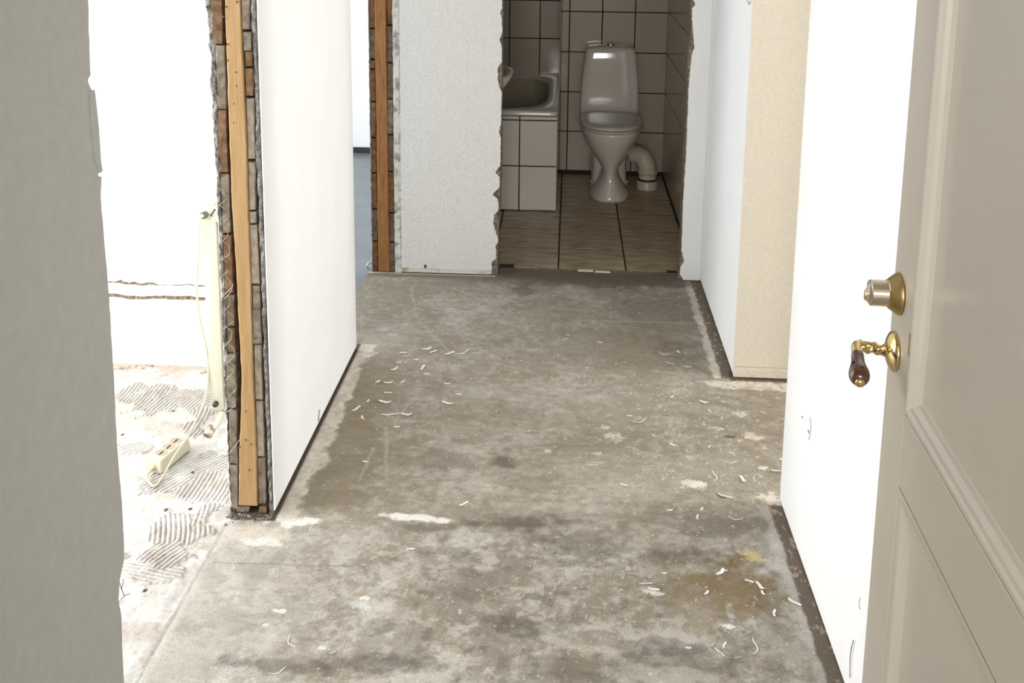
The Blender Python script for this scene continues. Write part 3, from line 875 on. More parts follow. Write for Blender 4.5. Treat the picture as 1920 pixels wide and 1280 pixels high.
# --- far left wall piece = wall between far room and bathroom, with its open end
wl3 = boxes('wall_left_far', [(-0.868, -0.757, 4.41, 6.75, -0.08, ZC), (-0.9, -0.775, 3.562, 4.40, 2.12, ZC)], dark_core)
struct(wl3, 'far partition end with orange-brown stud beside the end wall', 'wall')
boxes('plaster', [(-0.874, -0.868, 4.405, 6.66, 0.0, ZC), (-0.905, -0.9, 3.562, 4.4, 2.12, ZC), (-0.775, -0.770, 3.562, 4.379, 2.12, ZC)], white_paint, wl3)
YK = 4.38
stud(wl3, YK - 0.002, [(-0.845, -0.795, 1.25), (-0.8445, -0.7945, 0.8), (-0.8435, -0.794, 0.4), (-0.843, -0.7925, 0.004), (-0.845, -0.795, ZC)], pine_dark, 4.42, 2, [(-0.815, 1.17), (-0.82, 0.55), (-0.805, 0.92)])


def simple_column(parent, Y, x0, x1, zc, mats, seed):
    for i in range(len(zc) - 1):
        board_end(parent, Y + 0.002, ((x0, x1), (x0, x1), zc[i] - 0.0035, zc[i + 1] + 0.0035), BMAT[mats[i % len(mats)]], 0.03, seed + i)


ZL = [1.9, 1.235, (-0.858, 1.104)[1], (-0.860, 0.969)[1], (-0.860, 0.926)[1], (-0.863, 0.782)[1], (-0.862, 0.621)[1], (-0.862, 0.459)[1], (-0.862, 0.294)[1], (-0.862, 0.142)[1], 0.001]
ZR = [1.9, 1.235, (-0.781, 1.119)[1], (-0.780, 0.956)[1], (-0.777, 0.796)[1], (-0.777, 0.635)[1], (-0.776, 0.468)[1], (-0.773, 0.277)[1], (-0.770, 0.140)[1], 0.001]
simple_column(wl3, YK, -0.868, -0.8465, ZL, 'rrmrrbrrm', 400)
simple_column(wl3, YK, -0.7935, -0.770, ZR, 'mrmmgmrmm', 430)
lo = profile([(-0.8735, 0), (-0.8745, 0.5), (-0.874, 1.25), (-0.874, ZC)], 0.002, 60, 21)
hi = profile([(-0.867, 0), (-0.8675, 0.5), (-0.868, 1.25), (-0.868, ZC)], 0.001, 60, 22)
rough_column('plaster_edge', grey_plaster, wl3, lo, hi, YK + 0.002, 4.42, ZFINE, 0.006, 23, 4)
lo = profile([(-0.7685, 0), (-0.7685, ZC)], 0.0015, 70, 24)
hi = profile([(-0.737, 0), (-0.738, ZC)], 0.002, 50, 25)
rough_column('plaster_edge', patchy_plaster, wl3, lo, hi, YK + 0.001, 4.42, ZFINE, 0.008, 26, 8)
br = tube(spline([(-0.885, 4.372, 0.012), (-0.893, 4.366, 0.03), (-0.882, 4.37, 0.045), (-0.872, 4.375, 0.04)]), 0.004, 6)
mobj('pipe_clip', br[0], br[1], mk('grey_clip_metal', (0.35, 0.35, 0.34), (0.55, 0.55, 0.54), 60, 0.5, metallic=0.4), wl3)

# --- end wall around the bathroom doorway
we = boxes('wall_end', [(-0.739, -0.318, YE + 0.010, 4.478, -0.08, ZC), (0.522, 0.5935, YE + 0.010, 4.478, -0.08, ZC), (-0.318, 0.522, YE + 0.010, 4.478, 2.1, ZC)], core_plaster)
struct(we, 'woven-paper end wall broken open around the bathroom doorway', 'wall')
B = 4.38
left_rag = profile([(-0.291, 1.30), (-0.294, 1.237), (-0.292, 1.206), (-0.303, 1.182), (-0.294, 1.160), (-0.291, 1.100), (-0.304, 1.067), (-0.292, 1.035), (-0.292, 0.972), (-0.308, 0.942), (-0.310, 0.890), (-0.300, 0.853), (-0.291, 0.839),
                    (-0.294, 0.702), (-0.301, 0.658), (-0.294, 0.630), (-0.295, 0.510), (-0.318, 0.475), (-0.297, 0.456), (-0.296, 0.412), (-0.329, 0.377), (-0.305, 0.354), (-0.300, 0.310), (-0.321, 0.280), (-0.324, 0.240), (-0.306, 0.186), (-0.299, 0.161), (-0.313, 0.136), (-0.310, 0.076), (-0.329, 0.066), (-0.331, 0.000)], 0.0034, 150, 27)
skin('plaster', woven_paper, we, [0.008] + ZFINE[2:-3] + [2.1], lambda z: -0.7375, left_rag, lambda u, d, z: (u, YE + d, z), 0.011)
core_rag = profile([(-0.290, 1.237), (-0.292, 0.889), (-0.293, 0.531), (-0.298, 0.287), (-0.302, 0.138), (-0.303, 0.000), (-0.291, 1.3), (-0.291, 2.1)], 0.002, 80, 28)
rough_column('broken_edge', core_plaster, we, lambda z: -0.345, core_rag, YE + 0.011, 4.478, ZFINE[:-3] + [2.1], 0.004, 29, 6)
right_rag = profile([(0.518, 1.250), (0.528, 1.232), (0.515, 1.214), (0.517, 1.160), (0.524, 1.110), (0.531, 1.046), (0.521, 1.011), (0.517, 0.953), (0.514, 0.860), (0.515, 0.720), (0.515, 0.554), (0.511, 0.361), (0.513, 0.141), (0.527, 0.087), (0.511, 0.067), (0.510, 0.032), (0.525, 0.008), (.518, 1.3), (.518, 2.1)], 0.0026, 150, 30)
skin('plaster', white_paint, we, [0.006] + ZFINE[2:-3] + [2.1], right_rag, lambda z: 0.5995, lambda u, d, z: (u, YE + d, z), 0.011)
core_r = profile([(0.508, 1.249), (0.516, 1.113), (0.507, 0.998), (0.510, 0.859), (0.511, 0.718), (0.509, 0.551), (0.511, 0.138), (0.506, 0.038), (.508, 1.3), (.508, 2.1)], 0.0015, 80, 31)
rough_column('broken_edge', core_plaster, we, core_r, lambda z: 0.555, YE + 0.011, 4.478, ZFINE[:-3] + [2.1], 0.004, 32, 6)
skin('plaster', woven_paper, we, [2.1, ZC], lambda z: -0.7375, lambda z: 0.5995, lambda u, d, z: (u, YE + d, z), 0.011)
boxes('skirting_remnant', [(-0.735, -0.335, YE - 0.004, YE + 0.002, 0.006, 0.026)], old_paint, we)
for (p, q) in (((-0.635, 0.041), (-0.623, 0.024)),):
    boxes('nail_hole', [(p[0], q[0], YE - 0.0012, YE + 0.002, q[1], p[1])], mark_mat, we)

# --- right walls
wr = boxes('wall_right_near', [(XR + 0.006, 0.741, 0.58, 2.655, -0.08, ZC), (XR + 0.006, 0.741, 2.655, 3.43, 2.12, ZC)], core_plaster)
struct(wr, 'bright white wall on the right beside the open door', 'wall')
skin('plaster', white_paint, wr, [0.034, 0.5, 1.0, 2.12], lambda z: 0.58, lambda z: 2.66, lambda u, d, z: (XR + d, u, z), 0.006)
skin('plaster', white_paint, wr, [2.12, ZC], lambda z: 0.58, lambda z: 3.43, lambda u, d, z: (XR + d, u, z), 0.006)
skin('base_strip', white_paint, wr, [0.004, 0.0325], lambda z: 0.58, lambda z: 2.66, lambda u, d, z: (XR + 0.0015 + d, u, z), 0.0045)
boxes('plaster', [(XR + 0.001, 0.741, 2.655, 2.66, 0.004, 2.12)], white_paint, wr)
boxes('plaster', [(0.741, 0.747, 0.3, 2.66, 0.0, ZC)], white_paint, wr)
# scuffs on the near right wall
def scuff(parent, pts, rad, mat, name='scuff'):
    v, f = tube(spline(pts, 5), rad, 5)
    mobj(name, v, f, mat, parent)


def on_wall(X, *uv):
    return [(X, a, b) for a, b in uv]


scuff(wr, on_wall(XR - 0.0003, (2.392, 0.393), (2.376, 0.376), (2.387, 0.334)), 0.0009, mark_mat)
scuff(wr, on_wall(XR - 0.0003, (2.399, 0.355), (2.392, 0.350)), 0.0018, mark_mat)
scuff(wr, on_wall(XR - 0.0003, (2.477, 0.351), (2.459, 0.355)), 0.0012, mark_mat)
scuff(wr, on_wall(XR - 0.0003, (1.906, 0.253), (1.909, 0.233), (1.897, 0.233)), 0.0007, mark_mat)
scuff(wr, on_wall(XR - 0.004, (1.915, 0.148), (1.928, 0.106), (1.920, 0.057)), 0.0012, grey_mark, 'loose_wire')

wn = boxes('wall_right_recess', [(0.722, 3.6, 3.434, 3.56, -0.08, ZC)], white_paint)
struct(wn, 'cream papered wall standing across the right-hand opening', 'wall')
skin('wallpaper', cream_paper, wn, [0.042, ZC], lambda z: XRF, lambda z: 3.6, lambda u, d, z: (u, 3.43 + d, z), 0.004)
skin('base_strip', mk('cream_base_strip', (0.56, 0.44, 0.28), (0.76, 0.70, 0.59), 16, 0.85, 0.3, 80, thr=(0.25, 0.42)), wn, [0.004, 0.040], lambda z: XRF + 0.0005, lambda z: 3.6, lambda u, d, z: (u, 3.4275 + d, z), 0.0065)
wf = boxes('wall_right_far', [(XRF + 0.004, 0.722, 3.434, 4.478, -0.08, ZC)], core_plaster)
struct(wf, 'pale grey-white wall between the cream wall and the end wall', 'wall')
skin('plaster', white_paint, wf, [0.012, ZC], lambda z: 3.4345, lambda z: 4.3795, lambda u, d, z: (XRF + d, u, z), 0.004)
scuff(wf, on_wall(XRF - 0.0003, (3.526, 1.325), (3.490, 1.314), (3.463, 1.327)), 0.0015, mark_mat)
scuff(wl2, on_wall(XL + 0.0002, (2.982, 0.053), (2.965, 0.022)), 0.0035, grey_mark)

# --- walls of the left room
wa = boxes('wall_left_room', [(-4.4, XLO, 3.372, 3.48, -0.08, ZC), (XLO, XLO + .012, 3.36, 3.5, 0, 0.01)], white_paint)
struct(wa, 'overexposed white wall at the back of the left room', 'wall')


def under(x):
    return 0.272 + 0.016 * float(fbm(np.array([x * 9]), np.array([1.]), 4, 41)[0] - 0.5) * 2


xs = list(np.arange(-1.75, XLO + 0.001, 0.008))
for nm, off, zlo, ztop, mt in (('lining_sheet', 0.0, lambda x: under(x), 0.318, ledge_mat), ('lining_sheet', 0.006, lambda x: 0.314 + 0.006 * float(fbm(np.array([x * 16]), np.array([3.]), 3, 44)[0] - 0.5) * 2, ZC, white_paint)):
    v, f = [], []
    for x in xs:
        v += [(x, 3.352 + off, zlo(x)), (x, 3.352 + off, ztop), (x, 3.372, ztop), (x, 3.372, zlo(x))]
    for i in range(len(xs) - 1):
        a, b = i * 4, i * 4 + 4
        for j in range(4):
            k = (j + 1) % 4
            f.append((a + j, b + j, b + k, a + k))
    mobj(nm, v, f, mt, wa)
for nm, za, zb_, off, amp, sd in (('torn_edge_and_shade', -0.013, 0.001, 0.004, 0.007, 46), ('torn_edge_and_shade', 0.040, 0.0455, -0.0006, 0.004, 47)):  # lower strip draws the shade line under the lining, upper is a torn crack
    v, f = [], []
    for x in xs:
        n_ = float(fbm(np.array([x * 21]), np.array([5.]), 4, sd)[0] - 0.5) * 2
        lo_, hi_ = under(x) + za + amp * n_, under(x) + zb_
        if sd == 47:
            hi_ = lo_ + max(0.0006, 0.004 + 0.010 * n_)
        v += [(x, 3.352 + off, lo_), (x, 3.352 + off, hi_), (x, 3.372, hi_), (x, 3.372, lo_)]
    for i in range(len(xs) - 1):
        a, b = i * 4, i * 4 + 4
        for j in range(4):
            k = (j + 1) % 4
            f.append((a + j, b + j, b + k, a + k))
    mobj(nm, v, f, core_plaster, wa)
boxes('lining_sheet', [(-4.4, -1.75, 3.352, 3.372, 0.27, ZC)], white_paint, wa)


def window_wall(name, x0, x1, ya, yb, wy0, wy1, wz0, wz1, label):
    o = boxes(name, [(x0, x1, ya, wy0, 0, ZC), (x0, x1, wy1, yb, 0, ZC), (x0, x1, wy0, wy1, 0, wz0), (x0, x1, wy0, wy1, wz1, ZC)], white_paint)
    struct(o, label, 'wall')
    return o


def window(name, x, wy0, wy1, wz0, wz1, label, t=0.05):
    o = boxes(name, [(x - t / 2, x + t / 2, wy0, wy0 + .05, wz0, wz1), (x - t / 2, x + t / 2, wy1 - .05, wy1, wz0, wz1), (x - t / 2, x + t / 2, wy0 + .05, wy1 - .05, wz0, wz0 + .05),
                     (x - t / 2, x + t / 2, wy0 + .05, wy1 - .05, wz1 - .05, wz1), (x - t / 2, x + t / 2, (wy0 + wy1) / 2 - .03, (wy0 + wy1) / 2 + .03, wz0 + .05, wz1 - .05)], frame_white)
    struct(o, label, 'window')
    m = (wy0 + wy1) / 2
    boxes('pane', [(x - .003, x + .003, wy0 + .05, m - .03, wz0 + .05, wz1 - .05)], glass, o)
    boxes('pane', [(x - .003, x + .003, m + .03, wy1 - .05, wz0 + .05, wz1 - .05)], glass, o)


o = boxes('wall_left_outer', [(-4.5, -4.4, 0.2, 0.75, 0, ZC), (-4.5, -4.4, 2.75, 4.1, 0, ZC), (-4.5, -4.4, 5.9, 6.76, 0, ZC), (-4.5, -4.4, 0.75, 2.75, 0, 0.8), (-4.5, -4.4, 0.75, 2.75, 2.3, ZC),
                              (-4.5, -4.4, 4.1, 5.9, 0, 0.8), (-4.5, -4.4, 4.1, 5.9, 2.3, ZC)], white_paint)
struct(o, 'outer wall of the two left rooms with their windows', 'wall')
window('window_1', -4.45, 0.75, 2.75, 0.8, 2.3, 'white two-pane window of the left room')
window('window_2', -4.45, 4.1, 5.9, 0.8, 2.3, 'white two-pane window of the far left room')
window_wall('wall_right_outer', 3.6, 3.7, 0.2, 3.56, 2.62, 3.40, 0.8, 2.3, 'outer wall of the right room with its window')
window('window_3', 3.65, 2.62, 3.40, 0.8, 2.3, 'white two-pane window of the right room')
wb_ = boxes('wall_left_room_rear', [(-4.4, XLO, 0.2, 0.3, -0.08, ZC), (0.747, 3.6, 0.2, 0.3, -0.08, ZC)], white_paint)
struct(wb_, 'rear walls of the two side rooms', 'wall')
wfar = boxes('wall_far_room', [(-4.4, -0.875, 6.66, 6.76, -0.08, ZC)], white_paint)
struct(wfar, 'bright white back wall of the far left room', 'wall')
bs = boxes('baseboard_far_room', [(-4.4, -0.875, 6.645, 6.66, -0.004, 0.035)], dark_base)
struct(bs, 'low dark skirting in the far left room', 'baseboard')

# --- entrance wall and stairwell behind the camera
o = boxes('wall_entrance', [(-1.4, -0.52, 0.44, 0.58, -0.08, ZC), (0.478, 1.4, 0.44, 0.58, -0.08, ZC), (-0.52, 0.478, 0.44, 0.58, 2.12, ZC)], grey_paint)
struct(o, 'entrance wall with the front doorway', 'wall')
o = boxes('wall_stairwell', [(-1.4, -1.3, -1.8, 0.44, -0.08, ZC), (1.3, 1.4, -1.8, 0.44, -0.08, ZC), (-1.3, -0.55, -1.8, -1.7, -0.08, ZC), (0.55, 1.3, -1.8, -1.7, -0.08, ZC), (-0.55, 0.55, -1.8, -1.7, -0.08, 1.15), (-0.55, 0.55, -1.8, -1.7, 2.25, ZC)], grey_paint)
struct(o, 'stairwell walls behind the entrance', 'wall')

# ------------------------------------------------------------------ bathroom
TW, TH, TG = 0.1985, 0.2475, 0.0064     # tile pitch and joint


def tiled(parent, us, zs, place, mat, axis, seed=0, name='wall_tile', th=0.006, TV=None, jit=1.0):
    """tiles between the given joint lines; place(u, z) gives the centre on the wall face"""
    cache = {}
    r = random.Random(seed)
    for i in range(len(us) - 1):
        for j in range(len(zs) - 1):
            w, h = round(us[i + 1] - us[i] - (TV or TG), 4), round(zs[j + 1] - zs[j] - TG, 4)
            if w < 0.004 or h < 0.004:
                continue
            key = (w, h)
            if key not in cache:
                cache[key] = bevel_box_mesh(name, w if axis == 'x' else th, th if axis == 'x' else w, h, 0.0012, mat)
            c = place((us[i] + us[i + 1]) / 2, (zs[j] + zs[j + 1]) / 2)
            o = link(name, cache[key], parent, c, (jit * r.uniform(-.006, .006), jit * r.uniform(-.004, .004), jit * r.uniform(-.006, .006)))


ZT = [0.022, 0.272, 0.5195, 0.767, 1.0145, 1.262, 1.5095, 1.757]
YB, YT = 6.220, 6.640
w = boxes('wall_bathroom_back', [(-0.053, 0.594, YB + 0.006, 6.75, -0.08, ZC)], grout)
struct(w, 'white tiled back wall of the dark bathroom behind the toilet', 'wall')
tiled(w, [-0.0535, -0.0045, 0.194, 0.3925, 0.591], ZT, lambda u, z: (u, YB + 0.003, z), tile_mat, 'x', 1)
w2 = boxes('wall_bathroom_bath', [(-0.757, -0.053, YT + 0.006, 6.75, -0.08, ZC)], grout)
struct(w2, 'dim tiled wall behind the bathtub', 'wall')
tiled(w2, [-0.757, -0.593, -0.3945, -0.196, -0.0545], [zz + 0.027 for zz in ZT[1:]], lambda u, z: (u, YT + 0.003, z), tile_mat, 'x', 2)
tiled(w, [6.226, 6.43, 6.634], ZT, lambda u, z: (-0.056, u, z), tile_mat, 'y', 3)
w = boxes('wall_bathroom_right', [(0.594, 0.722, 4.478, 6.75, -0.08, ZC)], grout)
struct(w, 'tiled right side wall of the bathroom', 'wall')
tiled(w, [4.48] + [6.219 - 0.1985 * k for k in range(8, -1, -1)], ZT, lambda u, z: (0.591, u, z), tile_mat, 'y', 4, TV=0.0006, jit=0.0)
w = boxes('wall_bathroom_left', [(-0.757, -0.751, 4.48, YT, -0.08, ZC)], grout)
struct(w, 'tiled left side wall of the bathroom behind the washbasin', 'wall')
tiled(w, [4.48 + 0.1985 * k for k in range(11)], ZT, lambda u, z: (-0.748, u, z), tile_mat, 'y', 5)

bf = boxes('floor_bathroom', [(-0.757, 0.594, 4.475, 6.75, -0.1, 0.0009)], grout)
struct(bf, 'brownish square tiles on the bathroom floor', 'floor')
cache = {}
r = random.Random(8)
xt = [-0.75, -0.652, -0.342, -0.032, 0.278, 0.588]
yt = [4.485, 4.775, 5.075, 5.375, 5.675, 5.975, 6.215]
for i in range(5):
    for j in range(6):
        if i <= 1 and j >= 3:
            continue
        wd, dp = round(xt[i + 1] - xt[i] - 0.007, 4), round(yt[j + 1] - yt[j] - 0.008, 4)
        if (wd, dp) not in cache:
            cache[(wd, dp)] = bevel_box_mesh('floor_tile', wd, dp, 0.010, 0.0015, floor_tile)
        link('floor_tile', cache[(wd, dp)], bf, ((xt[i] + xt[i + 1]) / 2, (yt[j] + yt[j + 1]) / 2, -0.003 + r.uniform(-.0004, .0004)), (0, 0, 0))
# broken sill between hallway and bathroom
o = boxes('trim_1', [(-0.30, 0.512, 4.472, 4.484, -0.004, 0.0015)], core_plaster)
struct(o, 'broken sill edge in the bathroom doorway', 'trim')
for (a, b) in (((0.057, 4.471), (0.127, 4.470)), ((0.137, 4.463), (0.204, 4.462))):
    boxes('grout_strip', [(a[0], b[0], a[1] - 0.004, a[1] + 0.008, -0.002, 0.005)], flake, o)
boxes('broken_corner', [(-0.302, -0.235, 4.478, 4.52, -0.002, 0.006)], dark_core, o)
boxes('broken_corner', [(0.46, 0.512, 4.474, 4.50, -0.002, 0.006)], dark_core, o)

# --- bath tub
bx0, bx1, by0, by1, bz = -0.742, -0.0575, 5.39, 6.632, 0.556
tub = empty('bathtub', (-0.40, 6.0, 0))
tag(tub, 'short white bathtub with white tiled front panel beside the toilet', 'bathtub')
pan = boxes('panel', [(bx0, bx1 - 0.006, by0 + 0.006, by0 + 0.05, 0.0, 0.530), (bx1 - 0.05, bx1 - 0.006, by0 + 0.05, by1, 0.0, 0.530)], grout, tub)
tz = [0.004, 0.253, 0.506, 0.530]
tiled(pan, [-0.742, -0.657, -0.4585, -0.260, -0.0575], tz, lambda u, z: (u, by0 + 0.003, z), tile_bath, 'x', 6, 'panel_tile')
tiled(pan, [by0 + 0.007] + [by0 + 0.2 * k for k in range(1, 6)] + [6.22], tz, lambda u, z: (bx1 - 0.003, u, z), tile_bath, 'y', 7, 'panel_tile')


def rect_ring(x0, x1, y0, y1, z, rr, N=64):
    cx, cy = (x0 + x1) / 2, (y0 + y1) / 2
    a, b = (x1 - x0) / 2, (y1 - y0) / 2
    out = []
    for i in range(N):
        t = 2 * math.pi * (i + 0.5) / N
        out.append((cx + a * math.copysign(abs(math.cos(t)) ** (2 / rr), math.cos(t)), cy + b * math.copysign(abs(math.sin(t)) ** (2 / rr), math.sin(t)), z))
    return out


e = 0.004
rings = [rect_ring(bx0, bx1 + e, by0 - e, by1, 0.532, 30), rect_ring(bx0, bx1 + e, by0 - e, by1, bz - 0.006, 30), rect_ring(bx0 + .004, bx1 + e - .004, by0 - e + .004, by1 - .004, bz, 30),
         rect_ring(bx0 + 0.05, bx1 - 0.052, by0 + 0.105, by1 - 0.06, bz - 0.003, 3.4), rect_ring(bx0 + 0.056, bx1 - 0.060, by0 + 0.114, by1 - 0.066, bz - 0.012, 3.4),
         rect_ring(bx0 + 0.075, bx1 - 0.080, by0 + 0.15, by1 - 0.10, 0.40, 3.3), rect_ring(bx0 + 0.11, bx1 - 0.11, by0 + 0.21, by1 - 0.17, 0.22, 3.2),
         rect_ring(bx0 + 0.16, bx1 - 0.16, by0 + 0.28, by1 - 0.26, 0.165, 3.0)]
v, f = loft(rings[:5], cap0=False, cap1=False)
mobj('rim', v, f, enamel, tub, True)
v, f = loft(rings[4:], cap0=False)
mobj('basin', v, f, mk('darker_bath_enamel', (0.36, 0.31, 0.22), (0.42, 0.365, 0.27), 6, 0.2), tub, True)  # basin enamel in a darker tone than the rim

# --- washbasin on the left wall, its rim just peeps past the door jamb
wbn = empty('washbasin', (-0.745, 5.0, 0.7))
tag(wbn, 'white washbasin whose rim peeps past the broken door jamb', 'washbasin')
cx, cy = -0.51, 4.96
rings = []
for (z, a, b, ex) in ((0.70, .10, .13, 2.4), (0.73, .15, .19, 2.5), (0.77, .205, .245, 2.6), (0.815, .232, .272, 2.8), (0.832, .235, .275, 2.8), (0.836, .228, .268, 2.8), (0.834, .195, .225, 2.6), (0.80, .175, .205, 2.5), (0.74, .12, .15, 2.3), (0.722, .05, .06, 2)):
    rings.append(sering(cx, cy, z, a, b, ex))
v, f = loft(rings)
mobj('bowl', v, f, porcelain, wbn, True)
boxes('wall_bracket', [(-0.745, -0.60, 4.90, 5.02, 0.70, 0.80)], porcelain, wbn)

# --- toilet
TX = 0.245
toi = empty('toilet', (TX, 5.95, 0))
tag(toi, 'white toilet with tapered cistern and closed lid in the bathroom', 'toilet')
bowl_rings = []
W = YB
for (z, yc, b, a, ex) in ((0.0, -.375, .252, .117, 2.6), (.012, -.375, .254, .118, 2.6), (.03, -.378, .245, .108, 2.5), (.06, -.385, .222, .088, 2.4), (.10, -.392, .196, .066, 2.3), (.14, -.398, .182, .054, 2.2), (.17, -.402, .180, .054, 2.2),
                          (.21, -.408, .192, .076, 2.2), (.26, -.416, .210, .112, 2.2), (.31, -.424, .226, .143, 2.25), (.355, -.430, .236, .163, 2.3), (.385, -.433, .240, .172, 2.3), (.398, -.433, .241, .173, 2.3), (.402, -.433, .235, .168, 2.3)):
    bowl_rings.append(sering(TX, W + yc, z, a, b, ex, 56))
v, f = loft(bowl_rings)
bowl = mobj('bowl', v, f, porcelain, toi, True)
rr = []
for (z, y0, y1, a, ex) in ((0.0, -.44, -.06, .118, 5), (.02, -.44, -.06, .117, 5), (.06, -.42, -.06, .106, 5), (.14, -.38, -.06, .100, 5), (.22, -.36, -.05, .105, 5), (.30, -.36, -.04, .125, 4.5), (.37, -.36, -.02, .15, 4), (.40, -.34, -.012, .168, 4)):
    rr.append(sering(TX, W + (y0 + y1) / 2, z, a, (y1 - y0) / 2, ex, 56))
v, f = loft(rr)
mobj('pedestal', v, f, porcelain, toi, True)
for s in (-1, 1):
    v, f = loft([sering(TX + s * 0.104, W - 0.40, z, rad, rad, 2, 12) for z, rad in ((0.055, .009), (.066, .009), (.072, .005))])
    mobj('floor_screw', v, f, chrome, toi, True)
# cistern
cr = []
for (z, a, y0, y1, ex) in ((0.404, .160, -.150, -.010, 7), (0.412, .176, -.176, -.008, 8), (.46, .177, -.182, -.008, 8), (.56, .174, -.180, -.008, 8), (.66, .166, -.174, -.008, 8), (.74, .156, -.168, -.008, 7), (.785, .150, -.165, -.008, 7), (.806, .144, -.160, -.010, 6), (.818, .128, -.145, -.02, 5), (.824, .09, -.12, -.04, 4)):
    cr.append(sering(TX - 0.001, W + (y0 + y1) / 2, z, a, (y1 - y0) / 2, ex, 64))
v, f = loft(cr)
cis = mobj('cistern', v, f, porcelain, toi, True)
v, f = loft([sering(TX, W - 0.085, z, rad, rad * 0.8, 2, 24) for z, rad in ((.818, .026), (.832, .026), (.836, .02))])
mobj('flush_button', v, f, chrome, cis, True)


def seat_ring(z, k=1.0, dy=0.0):
    # rounded front, squarer rear towards the hinges
    return sering(TX, W - 0.440 + dy, z, 0.181 * k, 0.238 * k, 2.15, 64, 3.6)


v, f = loft([seat_ring(.404, .975), seat_ring(.406, .99), seat_ring(.4135, .99), seat_ring(.4155, .97)])
mobj('seat', v, f, seat_plastic, toi, True)
v, f = loft([seat_ring(.4185, .975), seat_ring(.420, 1.0), seat_ring(.432, 1.0), seat_ring(.439, .985), seat_ring(.443, .93), seat_ring(.445, .70), seat_ring(.4455, .3)])
mobj('lid', v, f, seat_plastic, toi, True)
for s in (-1, 1):
    v, f = tube([(TX + s * .085 - .02, W - .205, .428), (TX + s * .085 + .02, W - .205, .428)], .009, 10)
    mobj('hinge', v, f, chrome, toi, True)

# --- waste pipe elbow beside the toilet
wp = empty('waste_pipe', (0.47, 5.95, 0))
tag(wp, 'yellowed plastic waste pipe elbow going into the floor by the toilet', 'pipe')
pts = spline([(0.378, 5.965, .192), (0.405, 5.955, .198), (0.445, 5.935, .185), (0.468, 5.925, .140), (0.474, 5.922, .09), (0.474, 5.922, .055)], 6)
v, f = tube(pts, 0.052, 20)
mobj('elbow', v, f, pipe_white, wp, True)
v, f = loft([sering(0.474, 5.922, z, q, q, 2, 28) for z, q in ((.118, .053), (.118, .058), (.092, .058), (.092, .053))], False, False)
mobj('rib', v, f, pipe_white, wp, True)
v, f = loft([sering(0.474, 5.922, z, q, q, 2, 28) for z, q in ((-.004, .062), (.048, .062), (.052, .058), (.052, .05))], False, False)
mobj('collar', v, f, pipe_white, wp, True)
v, f = loft([sering(0.474, 5.922, z, q, q, 2, 28) for z, q in ((.052, .056), (.064, .056))], False, False)
mobj('seal', v, f, dark_base, wp, True)

# ------------------------------------------------------------------ open front door
DA = math.radians(2.28)
P0 = Vector((0.472, 1.432, 0))
dv = Vector((-math.sin(DA), -math.cos(DA), 0))     # from the free edge towards the hinges
nv = Vector((-math.cos(DA), math.sin(DA), 0))      # out of the visible face


def DW(s, o, z):
    return P0 + dv * s + nv * o + Vector((0, 0, z))


def door_boxes(name, lst, mat, parent):
    v, f = [], []
    for (s0, s1, o0, o1, z0, z1) in lst:
        b = len(v)
        v += [DW(s0, o0, z0), DW(s1, o0, z0), DW(s1, o1, z0), DW(s0, o1, z0), DW(s0, o0, z1), DW(s1, o0, z1), DW(s1, o1, z1), DW(s0, o1, z1)]
        f += [(b, b + 3, b + 2, b + 1), (b + 4, b + 5, b + 6, b + 7), (b, b + 1, b + 5, b + 4), (b + 1, b + 2, b + 6, b + 5), (b + 2, b + 3, b + 7, b + 6), (b + 3, b, b + 4, b + 7)]
    return mobj(name, v, f, mat, parent)


DWD, DH = 0.845, 2.07
PX0, PX1 = 0.098, DWD - 0.10
UZ0, UZ1, LZ0, LZ1 = 0.945, 1.96, 0.20, 0.838
door = door_boxes('door_1', [(0, DWD, -0.040, -0.014, 0.008, DH), (0, PX0, -0.014, 0, 0.008, DH), (PX1, DWD, -0.014, 0, 0.008, DH), (PX0, PX1, -0.014, 0, 0.008, LZ0), (PX0, PX1, -0.014, 0, LZ1, UZ0), (PX0, PX1, -0.014, 0, UZ1, DH)], door_paint, None)
bv = door.modifiers.new('soft edges', 'BEVEL')
bv.width, bv.segments, bv.limit_method = 0.0018, 2, 'ANGLE'
struct(door, 'cream painted panelled front door standing open on the right', 'door')
for (z0, z1) in ((UZ0, UZ1), (LZ0, LZ1)):
    def rr_(ins, o):
        return [DW(PX0 + ins, o, z0 + ins), DW(PX1 - ins, o, z0 + ins), DW(PX1 - ins, o, z1 - ins), DW(PX0 + ins, o, z1 - ins)]
    prof = [(0.0, -0.004), (0.0018, -0.0075), (0.0036, -0.0005), (0.007, 0.0024), (0.012, 0.0020), (0.016, -0.0008), (0.018, -0.0045), (0.026, -0.0085), (0.029, -0.0130), (0.031, -0.0137)]
    if z0 == LZ0:
        prof = [(0.0, 0.0), (0.0016, -0.0026), (0.0032, -0.0008), (0.010, -0.0008), (0.018, -0.0018), (0.026, -0.0090), (0.030, -0.0134), (0.032, -0.0138)]
    v, f = loft([rr_(a, b) for a, b in prof], False, False)
    mobj('moulding', v, f, door_paint, door)
    v, f = loft([rr_(0.030, -0.0138), rr_(0.034, -0.0132), rr_(0.085, -0.0105), rr_(0.12, -0.0100)], False, True)
    mobj('panel', v, f, door_paint, door)


def turned(prof, s, z, N=32, ell=1.0):
    """surface of revolution about the door normal: prof = [(offset from the face, radius)]"""
    rings = []
    for o, q in prof:
        rings.append([DW(s + q * math.cos(t), o, z + ell * q * math.sin(t)) for t in [2 * math.pi * k / N for k in range(N)]])
    return loft(rings)


